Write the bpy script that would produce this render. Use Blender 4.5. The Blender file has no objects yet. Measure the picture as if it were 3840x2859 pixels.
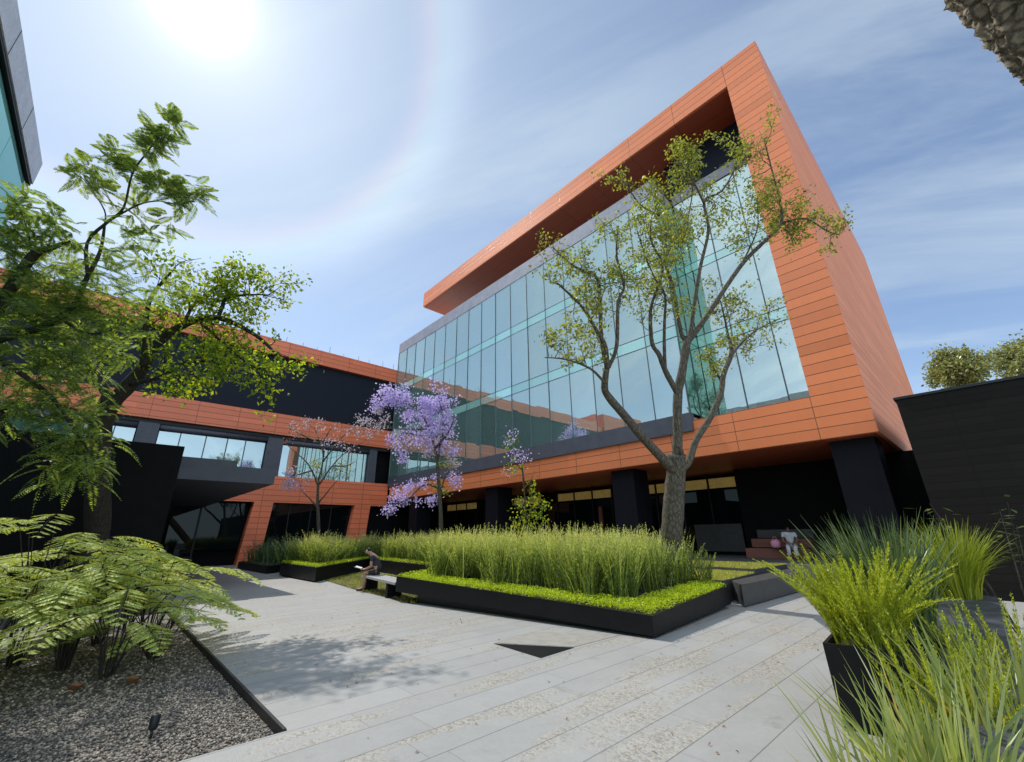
import bpy, math, random
import numpy as np
from mathutils import Vector, Matrix

rng = np.random.default_rng(7)
random.seed(7)
scene = bpy.context.scene
col = scene.collection
R_ = math.radians

# ------------------------------------------------------------------ camera frame (photo survey)
CAM = np.array([0.0, 0.0, 1.65])
YAW, PITCH, ROLL = R_(47.3757), R_(19.9982), R_(-0.8228)
FOC, CX, CY = 914.63, 1109.25, 826.07
_f = np.array([math.cos(PITCH) * math.cos(YAW), math.cos(PITCH) * math.sin(YAW), math.sin(PITCH)])
_r = np.array([math.sin(YAW), -math.cos(YAW), 0.0])
_u = np.cross(_r, _f)
RIGHT = math.cos(ROLL) * _r + math.sin(ROLL) * _u
UP = -math.sin(ROLL) * _r + math.cos(ROLL) * _u


def S(px, py, Z):
    """survey point: picture position and depth in metres -> world point"""
    return CAM + (RIGHT * ((px - CX) / FOC) - UP * ((py - CY) / FOC) + _f) * Z


# ------------------------------------------------------------------ object helpers
def link(o, parent=None):
    col.objects.link(o)
    if parent is not None:
        o.parent = parent
        o.matrix_parent_inverse = Matrix.Translation(-Vector(parent.location)) if parent.type == 'EMPTY' and parent.parent is None else Matrix.Identity(4)
    return o


def tag(o, label=None, cat=None, group=None, kind=None):
    if label: o['label'] = label
    if cat: o['category'] = cat
    if group: o['group'] = group
    if kind: o['kind'] = kind
    return o


def thing(name, label, cat, loc=(0, 0, 0), group=None):
    o = bpy.data.objects.new(name, None)
    o.empty_display_size = .2
    o.location = loc
    col.objects.link(o)
    return tag(o, label, cat, group)


def from_arrays(name, V, F, mat, parent=None, smooth=False):
    """V (n,3); F list of face tuples or (m,k) array"""
    me = bpy.data.meshes.new(name)
    V = np.asarray(V, dtype=np.float32)
    if isinstance(F, np.ndarray):
        m, k = F.shape
        me.vertices.add(len(V)); me.vertices.foreach_set('co', V.ravel())
        me.loops.add(m * k); me.loops.foreach_set('vertex_index', F.astype(np.int32).ravel())
        me.polygons.add(m)
        me.polygons.foreach_set('loop_start', np.arange(0, m * k, k, dtype=np.int32))
        me.update(calc_edges=True)
    else:
        me.from_pydata(V.tolist(), [], [tuple(int(i) for i in f) for f in F])
        me.update()
    if smooth:
        me.polygons.foreach_set('use_smooth', np.ones(len(me.polygons), dtype=bool))
    me.validate()
    me.materials.append(mat)
    return link(bpy.data.objects.new(name, me), parent)


class MB:
    """collects boxes, prisms and tubes, then links them as one mesh object"""
    def __init__(s): s.v = []; s.f = []

    def add(s, V, F):
        b = len(s.v); s.v += [tuple(map(float, p)) for p in V]; s.f += [tuple(b + i for i in f) for f in F]; return s

    def box(s, x0, x1, y0, y1, z0, z1):
        V = [(x0, y0, z0), (x1, y0, z0), (x1, y1, z0), (x0, y1, z0), (x0, y0, z1), (x1, y0, z1), (x1, y1, z1), (x0, y1, z1)]
        return s.add(V, [(0, 3, 2, 1), (4, 5, 6, 7), (0, 1, 5, 4), (1, 2, 6, 5), (2, 3, 7, 6), (3, 0, 4, 7)])

    def prism(s, pts, zb, zt):
        n = len(pts)
        zb = zb if hasattr(zb, '__len__') else [zb] * n
        zt = zt if hasattr(zt, '__len__') else [zt] * n
        V = [(p[0], p[1], zb[i]) for i, p in enumerate(pts)] + [(p[0], p[1], zt[i]) for i, p in enumerate(pts)]
        F = [tuple(range(n - 1, -1, -1)), tuple(range(n, 2 * n))] + [(i, (i + 1) % n, n + (i + 1) % n, n + i) for i in range(n)]
        return s.add(V, F)

    def tube(s, P, rad, n=8, cap=True):
        V, F = tube_arrays(P, rad, n)
        if cap: F = F + [tuple(range(n - 1, -1, -1)), tuple(range(len(V) - n, len(V)))]
        return s.add(V, F)

    def build(s, name, mat, parent=None, smooth=False, bevel=0):
        o = from_arrays(name, s.v, s.f, mat, parent, smooth)
        if bevel:
            m = o.modifiers.new('edge', 'BEVEL'); m.width = bevel; m.segments = 2; m.limit_method = 'ANGLE'
        return o


def tube_arrays(P, rad, n=8):
    P = [np.array(p, float) for p in P]
    V = []; F = []
    up = np.array([0.31, 0.17, 0.93])
    for i, p in enumerate(P):
        t = P[min(i + 1, len(P) - 1)] - P[max(i - 1, 0)]
        t = t / (np.linalg.norm(t) + 1e-9)
        a = np.cross(t, up); na = np.linalg.norm(a)
        if na < 1e-3: a = np.cross(t, [1, 0, 0]); na = np.linalg.norm(a)
        a /= na; b = np.cross(t, a)
        for k in range(n):
            w = 2 * math.pi * k / n
            V.append(p + rad[i] * (math.cos(w) * a + math.sin(w) * b))
    for i in range(len(P) - 1):
        for k in range(n):
            F.append((i * n + k, i * n + (k + 1) % n, (i + 1) * n + (k + 1) % n, (i + 1) * n + k))
    return V, F


def unit(a):
    return a / (np.linalg.norm(a, axis=-1, keepdims=True) + 1e-9)


def leaf_quads(C, D, N, L, W, fold=0.0):
    """rhombic leaves: base C, axis D, normal N"""
    C = np.asarray(C); D = unit(np.asarray(D)); N = np.asarray(N)
    T = unit(np.cross(D, N)); N = np.cross(T, D)
    L = np.broadcast_to(L, (len(C),))[:, None]; W = np.broadcast_to(W, (len(C),))[:, None]
    a = C; b = C + D * L * .5 + T * W * .5 + N * fold * W; c = C + D * L; d = C + D * L * .5 - T * W * .5 + N * fold * W
    V = np.stack([a, b, c, d], 1).reshape(-1, 3)
    return V, np.arange(len(V)).reshape(-1, 4)


def rand_unit(n):
    return unit(rng.normal(size=(n, 3)))


def blades(P, H, W, lean, curl, segs=4, face=None):
    """curved strips. P (n,3) roots, H lengths, W widths, lean (n,3) horizontal dirs scaled by tilt, curl droop"""
    n = len(P)
    az = unit(np.column_stack([rng.normal(size=n), rng.normal(size=n), np.zeros(n)]))
    side = az if face is None else face
    rows = []
    for k in range(segs + 1):
        t = k / segs
        up = H * (t - curl * t * t * .5)
        out = H * (t * .6 + t * t * .6 * (1 + curl))
        c = P + lean * out[:, None] + np.column_stack([np.zeros(n), np.zeros(n), up])
        w = (W * (1 - t ** 2.2) * .5 + .0008)[:, None]
        rows.append(c - side * w); rows.append(c + side * w)
    V = np.stack(rows, 1).reshape(-1, 3)
    m = 2 * (segs + 1)
    base = (np.arange(n) * m)[:, None, None]
    q = np.array([[2 * k, 2 * k + 1, 2 * k + 3, 2 * k + 2] for k in range(segs)])[None]
    return V, (base + q).reshape(-1, 4)


def plumes(P, H, lean, curl, needles=46, nl=.045, nw=.009, spread=1.0):
    """foxtail plumes: a curved stem set with short needles, thinning to the tip"""
    n = len(P)
    t = np.linspace(.10, 1.0, needles)[None, :] + rng.uniform(-.012, .012, (n, needles))
    up = H[:, None] * (t - curl[:, None] * t * t * .5)
    out = H[:, None] * (t * .5 + t * t * .6 * (1 + curl[:, None]))
    c = P[:, None, :] + lean[:, None, :] * out[..., None]; c[..., 2] += up
    tang = lean[:, None, :] * (.5 + 1.2 * t * (1 + curl[:, None]))[..., None]
    tang = tang + np.array([0, 0, 1.0]) * (1 - curl[:, None] * t)[..., None]
    tang = unit(tang)
    a = rng.uniform(0, 2 * math.pi, (n, needles))
    rad = np.stack([np.cos(a), np.sin(a), np.zeros_like(a)], -1)
    D = unit(tang * .9 + rad * .62 * spread)
    ln = nl * (1.15 - .75 * np.clip(t, 0, 1) ** 3) * rng.uniform(.75, 1.25, (n, needles))
    V, F = leaf_quads(c.reshape(-1, 3), D.reshape(-1, 3), rand_unit(n * needles), ln.ravel(), nw)
    return V, F


def merge(parts):
    V = []; F = []; b = 0
    for v, f in parts:
        V.append(v); F.append(f + b); b += len(v)
    return np.concatenate(V), np.concatenate(F)


# ------------------------------------------------------------------ materials
def mat_new(name):
    m = bpy.data.materials.new(name); m.use_nodes = True
    nt = m.node_tree
    for n in list(nt.nodes): nt.nodes.remove(n)
    out = nt.nodes.new('ShaderNodeOutputMaterial')
    return m, nt, out


class G:
    """small node-graph writer"""
    def __init__(s, nt): s.nt = nt

    def n(s, t, **kw):
        nd = s.nt.nodes.new(t)
        for k, v in kw.items():
            if k.startswith('i_'):
                key = k[2:].replace('_', ' ')
                tgt = nd.inputs[int(key)] if key.isdigit() else nd.inputs[key]
                s.put(tgt, v)
            else: setattr(nd, k, v)
        return nd

    def put(s, sock, v):
        if isinstance(v, bpy.types.NodeSocket): s.nt.links.new(v, sock)
        elif isinstance(v, bpy.types.Node): s.nt.links.new(v.outputs[0], sock)
        else:
            if sock.type == 'RGBA' and len(v) == 3: v = (*v, 1)
            sock.default_value = v

    def math(s, op, a, b=0.0, c=0.0, clamp=False):
        nd = s.nt.nodes.new('ShaderNodeMath'); nd.operation = op; nd.use_clamp = clamp
        s.put(nd.inputs[0], a); s.put(nd.inputs[1], b); s.put(nd.inputs[2], c); return nd.outputs[0]

    def mix(s, f, a, b, mode='MIX'):
        nd = s.nt.nodes.new('ShaderNodeMix'); nd.data_type = 'RGBA'; nd.blend_type = mode
        s.put(nd.inputs[0], f); s.put(nd.inputs[6], a); s.put(nd.inputs[7], b); return nd.outputs[2]

    def vmath(s, op, a, b=None):
        nd = s.nt.nodes.new('ShaderNodeVectorMath'); nd.operation = op
        s.put(nd.inputs[0], a)
        if b is not None: s.put(nd.inputs[1], b)
        return nd

    def noise(s, vec, scale, detail=4, rough=.55, dist=0):
        nd = s.nt.nodes.new('ShaderNodeTexNoise')
        s.put(nd.inputs['Vector'], vec); nd.inputs['Scale'].default_value = scale
        nd.inputs['Detail'].default_value = detail; nd.inputs['Roughness'].default_value = rough
        nd.inputs['Distortion'].default_value = dist
        return nd.outputs['Fac']

    def ramp(s, f, stops):
        nd = s.nt.nodes.new('ShaderNodeValToRGB'); s.put(nd.inputs[0], f)
        e = nd.color_ramp.elements
        while len(e) < len(stops): e.new(.5)
        for el, (p, c) in zip(e, stops): el.position = p; el.color = (*c, 1) if len(c) == 3 else c
        return nd.outputs[0]

    def smooth(s, v, a, b):
        nd = s.nt.nodes.new('ShaderNodeMapRange'); nd.interpolation_type = 'SMOOTHSTEP'
        s.put(nd.inputs[0], v); nd.inputs[1].default_value = a; nd.inputs[2].default_value = b
        return nd.outputs[0]


def obj_coord(g): return g.n('ShaderNodeTexCoord').outputs['Object']
def pos(g): return g.n('ShaderNodeNewGeometry').outputs['Position']


def stone(name, c, rough=.6, var=.25, scale=6., bump=.15, spec=.5, stretch=(1, 1, 1)):
    m, nt, out = mat_new(name); g = G(nt)
    v = g.vmath('MULTIPLY', pos(g), stretch).outputs[0]
    n1 = g.noise(v, scale, 6); n2 = g.noise(v, scale * 9, 3)
    f = g.math('ADD', g.math('MULTIPLY', n1, .65), g.math('MULTIPLY', n2, .35))
    colr = g.ramp(f, [(.3, tuple(x * (1 - var) for x in c)), (.7, tuple(min(1, x * (1 + var)) for x in c))])
    b = g.n('ShaderNodeBump', i_Strength=bump, i_Distance=.02, i_Height=f)
    p = g.n('ShaderNodeBsdfPrincipled', i_Base_Color=colr, i_Roughness=rough, i_Normal=b.outputs[0])
    p.inputs['Specular IOR Level'].default_value = spec
    nt.links.new(p.outputs[0], out.inputs[0]); return m


def cladding(name, c, pitch=.375, joints=(), rough=.38, vary=.10, spec=.5, seam=.85):
    """satin metal panels laid in horizontal planks; joints: list of (axis, pitch, offset) for upright seams"""
    m, nt, out = mat_new(name); g = G(nt)
    P = g.n('ShaderNodeSeparateXYZ', i_0=pos(g))
    z = g.math('ADD', P.outputs[2], .001)
    def line(coord, pit, w):
        fr = g.math('FRACT', g.math('DIVIDE', coord, pit))
        d = g.math('MINIMUM', fr, g.math('SUBTRACT', 1.0, fr))
        return g.math('LESS_THAN', d, w / pit * .5)
    nrm = g.n('ShaderNodeSeparateXYZ', i_0=g.n('ShaderNodeNewGeometry').outputs['Normal'])
    upright = g.math('LESS_THAN', g.math('ABSOLUTE', nrm.outputs[2]), .5)
    L = g.math('MULTIPLY', line(z, pitch, .028), upright)
    for ax, pit, off in joints:
        L = g.math('MAXIMUM', L, line(g.math('SUBTRACT', P.outputs[ax], off), pit, .026))
    row = g.math('FLOOR', g.math('DIVIDE', z, pitch))
    wn = g.n('ShaderNodeTexWhiteNoise', noise_dimensions='1D', i_W=row)
    nz = g.noise(g.vmath('MULTIPLY', pos(g), (.35, .35, .6)).outputs[0], 1.2, 4)
    streak = g.noise(g.vmath('MULTIPLY', pos(g), (3., 3., .25)).outputs[0], 1.5, 5, .65)
    bay = g.math('FLOOR', g.math('DIVIDE', g.math('ADD', P.outputs[0], P.outputs[1]), 2.62))
    pn = g.n('ShaderNodeTexWhiteNoise', noise_dimensions='2D', i_Vector=g.n('ShaderNodeCombineXYZ', i_0=row, i_1=bay).outputs[0])
    val = g.math('ADD', .80, g.math('ADD', g.math('MULTIPLY', g.math('ADD', wn.outputs[0], pn.outputs[0]), vary * .7), g.math('ADD', g.math('MULTIPLY', nz, .14), g.math('MULTIPLY', streak, .14))))
    base = g.mix(1.0, c, g.n('ShaderNodeCombineColor', i_0=val, i_1=val, i_2=val).outputs[0], 'MULTIPLY')
    base = g.mix(g.math('MULTIPLY', L, seam), base, tuple(x * .18 for x in c))
    b = g.n('ShaderNodeBump', i_Strength=.5, i_Distance=.01, i_Height=g.math('SUBTRACT', 1.0, L))
    p = g.n('ShaderNodeBsdfPrincipled', i_Base_Color=base, i_Roughness=g.math('ADD', rough, g.math('MULTIPLY', nz, .12)), i_Normal=b.outputs[0])
    p.inputs['Specular IOR Level'].default_value = spec
    nt.links.new(p.outputs[0], out.inputs[0]); return m


def glass(name, tint, body, refl=.7, rough=.0, wave=.0, clear=0.0, through=(.78, .94, .88), fres=.8):
    """reflective glazing: mirror layer over a body colour; 'clear' lets the interior show"""
    m, nt, out = mat_new(name); g = G(nt)
    nz = g.noise(g.vmath('MULTIPLY', pos(g), (.5, .5, .22)).outputs[0], 1.6, 2)
    b = g.n('ShaderNodeBump', i_Strength=.035 + wave, i_Distance=.04, i_Height=nz)
    gl = g.n('ShaderNodeBsdfGlossy', i_Color=tint, i_Roughness=rough, i_Normal=b.outputs[0])
    ri = g.n('ShaderNodeObjectInfo').outputs['Random']
    bc = g.mix(ri, tuple(x * .65 for x in body), tuple(x * 1.25 for x in body))
    df = g.n('ShaderNodeBsdfDiffuse', i_Color=bc)
    under = df.outputs[0]
    if clear:
        tr = g.n('ShaderNodeBsdfTransparent', i_Color=through)
        under = g.n('ShaderNodeMixShader', i_0=clear, i_1=df.outputs[0], i_2=tr.outputs[0]).outputs[0]
    lw = g.n('ShaderNodeLayerWeight', i_Blend=.35).outputs['Fresnel']
    f = g.math('ADD', refl, g.math('MULTIPLY', lw, (1 - refl) * fres), clamp=True)
    f = g.math('MULTIPLY', f, g.math('ADD', .90, g.math('MULTIPLY', ri, .14)), clamp=True)
    mx = g.n('ShaderNodeMixShader', i_0=f, i_1=under, i_2=gl.outputs[0])
    nt.links.new(mx.outputs[0], out.inputs[0]); return m


def leafmat(name, stops, trans=.45, gloss=.06, noise_scale=1.5, tint=None, zgrad=None):
    """leaves: colour varies by leaf and by clump, light passes through"""
    m, nt, out = mat_new(name); g = G(nt)
    geo = g.n('ShaderNodeNewGeometry')
    f = g.math('ADD', g.math('MULTIPLY', geo.outputs['Random Per Island'], .6), g.math('MULTIPLY', g.noise(geo.outputs['Position'], noise_scale, 3), .55))
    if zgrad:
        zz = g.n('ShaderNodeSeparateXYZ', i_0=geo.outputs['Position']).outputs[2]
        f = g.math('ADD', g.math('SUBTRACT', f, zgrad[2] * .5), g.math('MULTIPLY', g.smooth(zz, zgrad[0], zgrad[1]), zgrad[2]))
    c = g.ramp(f, stops)
    d = g.n('ShaderNodeBsdfDiffuse', i_Color=c)
    tc = g.mix(1.0, c, tint or (1.25, 1.15, .45), 'MULTIPLY')
    t = g.n('ShaderNodeBsdfTranslucent', i_Color=tc)
    mx = g.n('ShaderNodeMixShader', i_0=trans, i_1=d.outputs[0], i_2=t.outputs[0])
    gl = g.n('ShaderNodeBsdfGlossy', i_Color=(.8, .85, .8), i_Roughness=.38)
    m2 = g.n('ShaderNodeMixShader', i_0=gloss, i_1=mx.outputs[0], i_2=gl.outputs[0])
    nt.links.new(m2.outputs[0], out.inputs[0]); return m


def plain(name, c, rough=.5, metal=0., spec=.5, emit=0.):
    m, nt, out = mat_new(name); g = G(nt)
    nz = g.noise(pos(g), 14, 3)
    n2 = g.noise(pos(g), 2.2, 6, .65)
    nz = g.math('ADD', g.math('MULTIPLY', nz, .4), g.math('MULTIPLY', n2, .6))
    cc = g.ramp(nz, [(.35, tuple(x * .78 for x in c)), (.65, tuple(min(1, x * 1.2) for x in c))])
    rough = g.math('ADD', rough - .08, g.math('MULTIPLY', n2, .2))
    p = g.n('ShaderNodeBsdfPrincipled', i_Base_Color=cc, i_Roughness=rough, i_Metallic=metal)
    p.inputs['Specular IOR Level'].default_value = spec
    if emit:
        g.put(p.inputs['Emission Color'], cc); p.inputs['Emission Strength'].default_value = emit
    nt.links.new(p.outputs[0], out.inputs[0]); return m


ORANGE = (.76, .215, .075)
M = {}
M['clad'] = cladding('terracotta_cladding', ORANGE, vary=.20)
M['cladv'] = cladding('terracotta_cladding_seamed', ORANGE, joints=[(1, 2.62, 3.3 - 2.62 + .02)], vary=.20)
M['clads'] = cladding('terracotta_side_cladding', (.80, .27, .125), joints=[(0, 3.4, 17.1)], rough=.55, spec=.28, seam=.5, vary=.16)
M['cladl'] = cladding('terracotta_far_cladding', (.74, .185, .082), joints=[(0, 2.4, .5)], vary=.20)
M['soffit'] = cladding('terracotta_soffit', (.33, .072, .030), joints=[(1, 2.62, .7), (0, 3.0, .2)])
M['teal'] = glass('teal_glass', (.86, .94, .89), (.28, .48, .42), .50, 0, 0, .55)
M['spandrel'] = glass('pale_teal_glass', (.74, .95, .88), (.36, .66, .57), .42)
M['edge_glass'] = glass('bright_teal_glass', (.5, .8, .75), (.30, .72, .62), .25)
M['interior'] = plain('interior_white', (.70, .72, .68), .8)
M['blind'] = plain('roller_blind', (.62, .68, .64), .85)
M['green_glass'] = glass('dark_green_glass', (.40, .66, .57), (.06, .20, .155), .40)
M['dark_glass'] = glass('dark_glass', (.35, .40, .40), (.005, .008, .009), .03, fres=.35)
M['win'] = glass('window_glass', (.50, .60, .62), (.12, .2, .2), .70)
M['grey_metal'] = plain('grey_metal', (.075, .08, .10), .45, 0, .4)
M['parapet'] = plain('parapet_metal', (.30, .30, .34), .4, 0, .5)
M['pale_parapet'] = plain('pale_metal', (.88, .88, .92), .45)
M['dark_metal'] = plain('dark_metal', (.014, .015, .018), .45, 0, .35)
M['mullion'] = plain('mullion_metal', (.09, .12, .13), .4)
M['black'] = stone('black_stone', (.006, .006, .007), .65, .35, 3, .1, .12)
M['wallstone'] = cladding('black_wall_stone', (.0105, .0088, .0072), .20, [(1, 1.7, .1)], .7, .34, .15, .35)
M['column'] = stone('column_stone', (.007, .007, .011), .6, .2, 3, .05, .15)
M['louver'] = plain('navy_panel', (.009, .012, .022), .6, 0, .2)
M['planter'] = plain('planter_steel', (.010, .010, .011), .45, 0, .22)
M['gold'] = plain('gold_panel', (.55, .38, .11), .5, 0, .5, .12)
M['podium'] = stone('podium_stone', (.12, .12, .12), .6)
M['slab'] = stone('ledge_stone', (.06, .06, .06), .5)
M['bench'] = stone('bench_stone', (.36, .36, .36), .5)
M['tier'] = stone('red_brown_wood', (.22, .085, .06), .6, .3, 5, .1, .4, (1, .2, 6))
M['soil'] = stone('soil', (.03, .024, .018), .9, .4, 8, .4)
M['brown_leaf'] = leafmat('dry_leaf', [(.2, (.16, .06, .03)), (.8, (.34, .15, .07))], .3)
M['skin'] = plain('skin', (.40, .22, .15), .5)
M['skin2'] = plain('skin_tan', (.24, .12, .08), .5)
M['shirt'] = plain('charcoal_cotton', (.028, .030, .036), .85)
M['shorts'] = plain('dark_cotton', (.03, .028, .032), .85)
M['whitecloth'] = plain('white_cotton', (.72, .72, .78), .8)
M['pinkcloth'] = plain('pink_cotton', (.70, .30, .42), .75)
M['hair'] = plain('dark_hair', (.012, .010, .009), .6)
M['shoe'] = plain('shoe', (.03, .028, .03), .5)
M['paper'] = plain('white_paper', (.75, .75, .72), .7)


def paving_mat():
    m, nt, out = mat_new('granite_paving'); g = G(nt)
    P = pos(g); xyz = g.n('ShaderNodeSeparateXYZ', i_0=P)
    RH = .44
    row = g.math('FLOOR', g.math('DIVIDE', xyz.outputs[1], RH))
    shift = g.n('ShaderNodeTexWhiteNoise', noise_dimensions='1D', i_W=row)
    sx = g.math('ADD', xyz.outputs[0], g.math('MULTIPLY', shift.outputs[0], 2.3))
    fy = g.math('FRACT', g.math('DIVIDE', xyz.outputs[1], RH))
    LEN = 1.9
    cx = g.math('DIVIDE', sx, LEN); fx = g.math('FRACT', cx); cell = g.math('FLOOR', cx)
    dy = g.math('MULTIPLY', g.math('MINIMUM', fy, g.math('SUBTRACT', 1.0, fy)), RH)
    dx = g.math('MULTIPLY', g.math('MINIMUM', fx, g.math('SUBTRACT', 1.0, fx)), LEN)
    joint = g.math('MAXIMUM', g.math('MULTIPLY', g.math('LESS_THAN', dy, .0050), 1.), g.math('MULTIPLY', g.math('LESS_THAN', dx, .0035), .6))
    stone_id = g.n('ShaderNodeTexWhiteNoise', noise_dimensions='2D', i_Vector=g.n('ShaderNodeCombineXYZ', i_0=cell, i_1=row).outputs[0])
    # aggregate strips: some courses carry patches of rough pebbled stone
    rowr = g.n('ShaderNodeTexWhiteNoise', noise_dimensions='1D', i_W=g.math('ADD', row, 77.3))
    rowon = g.math('GREATER_THAN', rowr.outputs[0], .30)
    pv = g.vmath('MULTIPLY', P, (.55, 2.0, 1)).outputs[0]
    patch = g.math('MULTIPLY', g.smooth(g.noise(pv, 1.1, 3), .43, .60), rowon)
    vor = g.n('ShaderNodeTexVoronoi', i_Vector=P, i_Scale=42.)
    peb = g.ramp(vor.outputs['Color'], [(.15, (.16, .14, .12)), (.45, (.36, .31, .24)), (.8, (.46, .43, .38))])
    fine = g.noise(P, 130, 3, .7); med = g.math('ADD', g.math('MULTIPLY', g.noise(P, 3.0, 5), .55), g.math('MULTIPLY', g.noise(P, 17.0, 4, .6), .55)); big = g.noise(P, .45, 4)
    val = g.math('ADD', g.math('ADD', .40, g.math('MULTIPLY', stone_id.outputs[0], .10)), g.math('ADD', g.math('MULTIPLY', fine, .50), g.math('ADD', g.math('MULTIPLY', med, .34), g.math('MULTIPLY', big, .34))))
    base = g.mix(1.0, (.318, .314, .305), g.n('ShaderNodeCombineColor', i_0=val, i_1=val, i_2=val).outputs[0], 'MULTIPLY')
    base = g.mix(g.math('MULTIPLY', patch, .55), base, peb)
    stain = g.smooth(g.noise(P, 1.7, 6, .7), .60, .74)
    base = g.mix(g.math('MULTIPLY', stain, .34), base, (.13, .12, .11))
    base = g.mix(g.math('MULTIPLY', joint, .55), base, (.05, .05, .048))
    h = g.math('SUBTRACT', g.math('ADD', g.math('MULTIPLY', fine, .12), g.math('MULTIPLY', g.math('MULTIPLY', g.math('SUBTRACT', 1.0, vor.outputs['Distance']), patch), .8)), joint)
    b = g.n('ShaderNodeBump', i_Strength=.6, i_Distance=.014, i_Height=h)
    p = g.n('ShaderNodeBsdfPrincipled', i_Base_Color=base, i_Roughness=.62, i_Normal=b.outputs[0])
    p.inputs['Specular IOR Level'].default_value = .35
    nt.links.new(p.outputs[0], out.inputs[0]); return m


def gravel_mat(name, isl=False):
    m, nt, out = mat_new(name); g = G(nt)
    geo = g.n('ShaderNodeNewGeometry'); P = geo.outputs['Position']
    vor = g.n('ShaderNodeTexVoronoi', i_Vector=P, i_Scale=34.)
    src = geo.outputs['Random Per Island'] if isl else vor.outputs['Color']
    c = g.ramp(src, [(.0, (.04, .035, .032)), (.35, (.13, .108, .09)), (.65, (.25, .21, .168)), (.9, (.44, .37, .29))])
    if not isl: c = g.mix(.55, c, (.03, .028, .026))
    b = g.n('ShaderNodeBump', i_Strength=.8, i_Distance=.02, i_Height=g.math('SUBTRACT', 1.0, vor.outputs['Distance']))
    p = g.n('ShaderNodeBsdfPrincipled', i_Base_Color=c, i_Roughness=.65)
    if not isl: nt.links.new(b.outputs[0], p.inputs['Normal'])
    nt.links.new(p.outputs[0], out.inputs[0]); return m


def bark_mat(name, dark, light, scale=9., bump=.9, dist=.03, stretch=(1, 1, .35), plate=.16):
    m, nt, out = mat_new(name); g = G(nt)
    v = g.vmath('MULTIPLY', pos(g), stretch).outputs[0]
    vor = g.n('ShaderNodeTexVoronoi', i_Vector=v, i_Scale=scale)
    vor.feature = 'DISTANCE_TO_EDGE'
    n1 = g.noise(v, scale * 1.6, 6, .65)
    n2 = g.noise(g.vmath('MULTIPLY', pos(g), (1, 1, .12)).outputs[0], scale * 2.2, 5, .7, .6)
    h = g.math('ADD', g.math('MULTIPLY', g.smooth(vor.outputs['Distance'], 0., .22), plate), g.math('ADD', g.math('MULTIPLY', n1, .75 - plate * .7), g.math('MULTIPLY', n2, .35)))
    c = g.ramp(h, [(.25, dark), (.85, light)])
    b = g.n('ShaderNodeBump', i_Strength=bump, i_Distance=dist, i_Height=h)
    p = g.n('ShaderNodeBsdfPrincipled', i_Base_Color=c, i_Roughness=.85, i_Normal=b.outputs[0])
    p.inputs['Specular IOR Level'].default_value = .2
    nt.links.new(p.outputs[0], out.inputs[0]); return m


M['paving'] = paving_mat()
M['gravel_bed'] = gravel_mat('gravel_bed')
M['gravel'] = gravel_mat('gravel_stones', True)
M['bark'] = bark_mat('bark', (.010, .008, .006), (.19, .165, .125), 14, .9, .02, (1, 1, .35), .22)
M['bark_dark'] = bark_mat('dark_bark', (.018, .015, .012), (.075, .065, .05), 14, .7, .02)
M['bark_near'] = bark_mat('rough_bark', (.016, .012, .008), (.42, .36, .27), 11, 1.0, .06, (1, 1, .8), .32)
M['leaf_main'] = leafmat('spring_leaf', [(.2, (.10, .14, .028)), (.55, (.25, .29, .055)), (.9, (.46, .48, .11))], .55, .03)
M['leaf_left'] = leafmat('bright_leaf', [(.2, (.05, .11, .016)), (.55, (.22, .34, .04)), (.9, (.50, .56, .06))], .66, .01)
M['leaf_feather'] = leafmat('feather_leaf', [(.2, (.11, .19, .085)), (.55, (.22, .33, .12)), (.9, (.40, .50, .10))], .58, .02)
M['fern'] = leafmat('fern_leaf', [(.2, (.24, .35, .07)), (.5, (.50, .61, .16)), (.8, (.62, .68, .25)), (.97, (.78, .70, .08))], .5, .02)
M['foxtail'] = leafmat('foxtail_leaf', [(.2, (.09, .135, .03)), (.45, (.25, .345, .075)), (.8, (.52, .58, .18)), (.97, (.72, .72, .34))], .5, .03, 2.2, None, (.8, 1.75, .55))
M['foxtail_shade'] = leafmat('shaded_foxtail_leaf', [(.2, (.04, .07, .025)), (.6, (.07, .12, .04)), (.95, (.12, .18, .06))], .35)  # darker copy of the foxtail greens, building shade put into the colour
M['lime'] = leafmat('lime_leaf', [(.2, (.16, .22, .02)), (.5, (.34, .42, .035)), (.9, (.60, .64, .08))], .5, .03, 3)
M['dark_blade'] = leafmat('dark_blade', [(.2, (.035, .07, .025)), (.55, (.09, .15, .05)), (.9, (.24, .30, .12))], .35, .05, 3)
M['reed'] = leafmat('reed_blade', [(.15, (.13, .19, .07)), (.5, (.28, .36, .12)), (.8, (.50, .54, .18)), (.97, (.55, .30, .06))], .45, .05, 3)
M['cover'] = leafmat('groundcover_leaf', [(.2, (.24, .36, .015)), (.5, (.42, .56, .02)), (.9, (.62, .72, .05))], .45, .02, 4)
M['lawn'] = leafmat('lawn_blade', [(.2, (.26, .30, .04)), (.5, (.44, .46, .08)), (.9, (.62, .60, .18))], .4, .02, 3)
M['purple'] = leafmat('violet_blossom', [(.2, (.48, .40, .70)), (.55, (.68, .59, .88)), (.9, (.86, .81, .95))], .45, .02, 2, (1., .9, 1.15))
M['pale_blossom'] = leafmat('pale_blossom', [(.2, (.42, .34, .44)), (.55, (.62, .54, .62)), (.9, (.75, .70, .62))], .35, .02, 2, (1., .95, 1.))
M['far_leaf'] = leafmat('far_leaf', [(.2, (.10, .12, .035)), (.55, (.27, .29, .10)), (.9, (.50, .50, .20))], .4)

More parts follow.
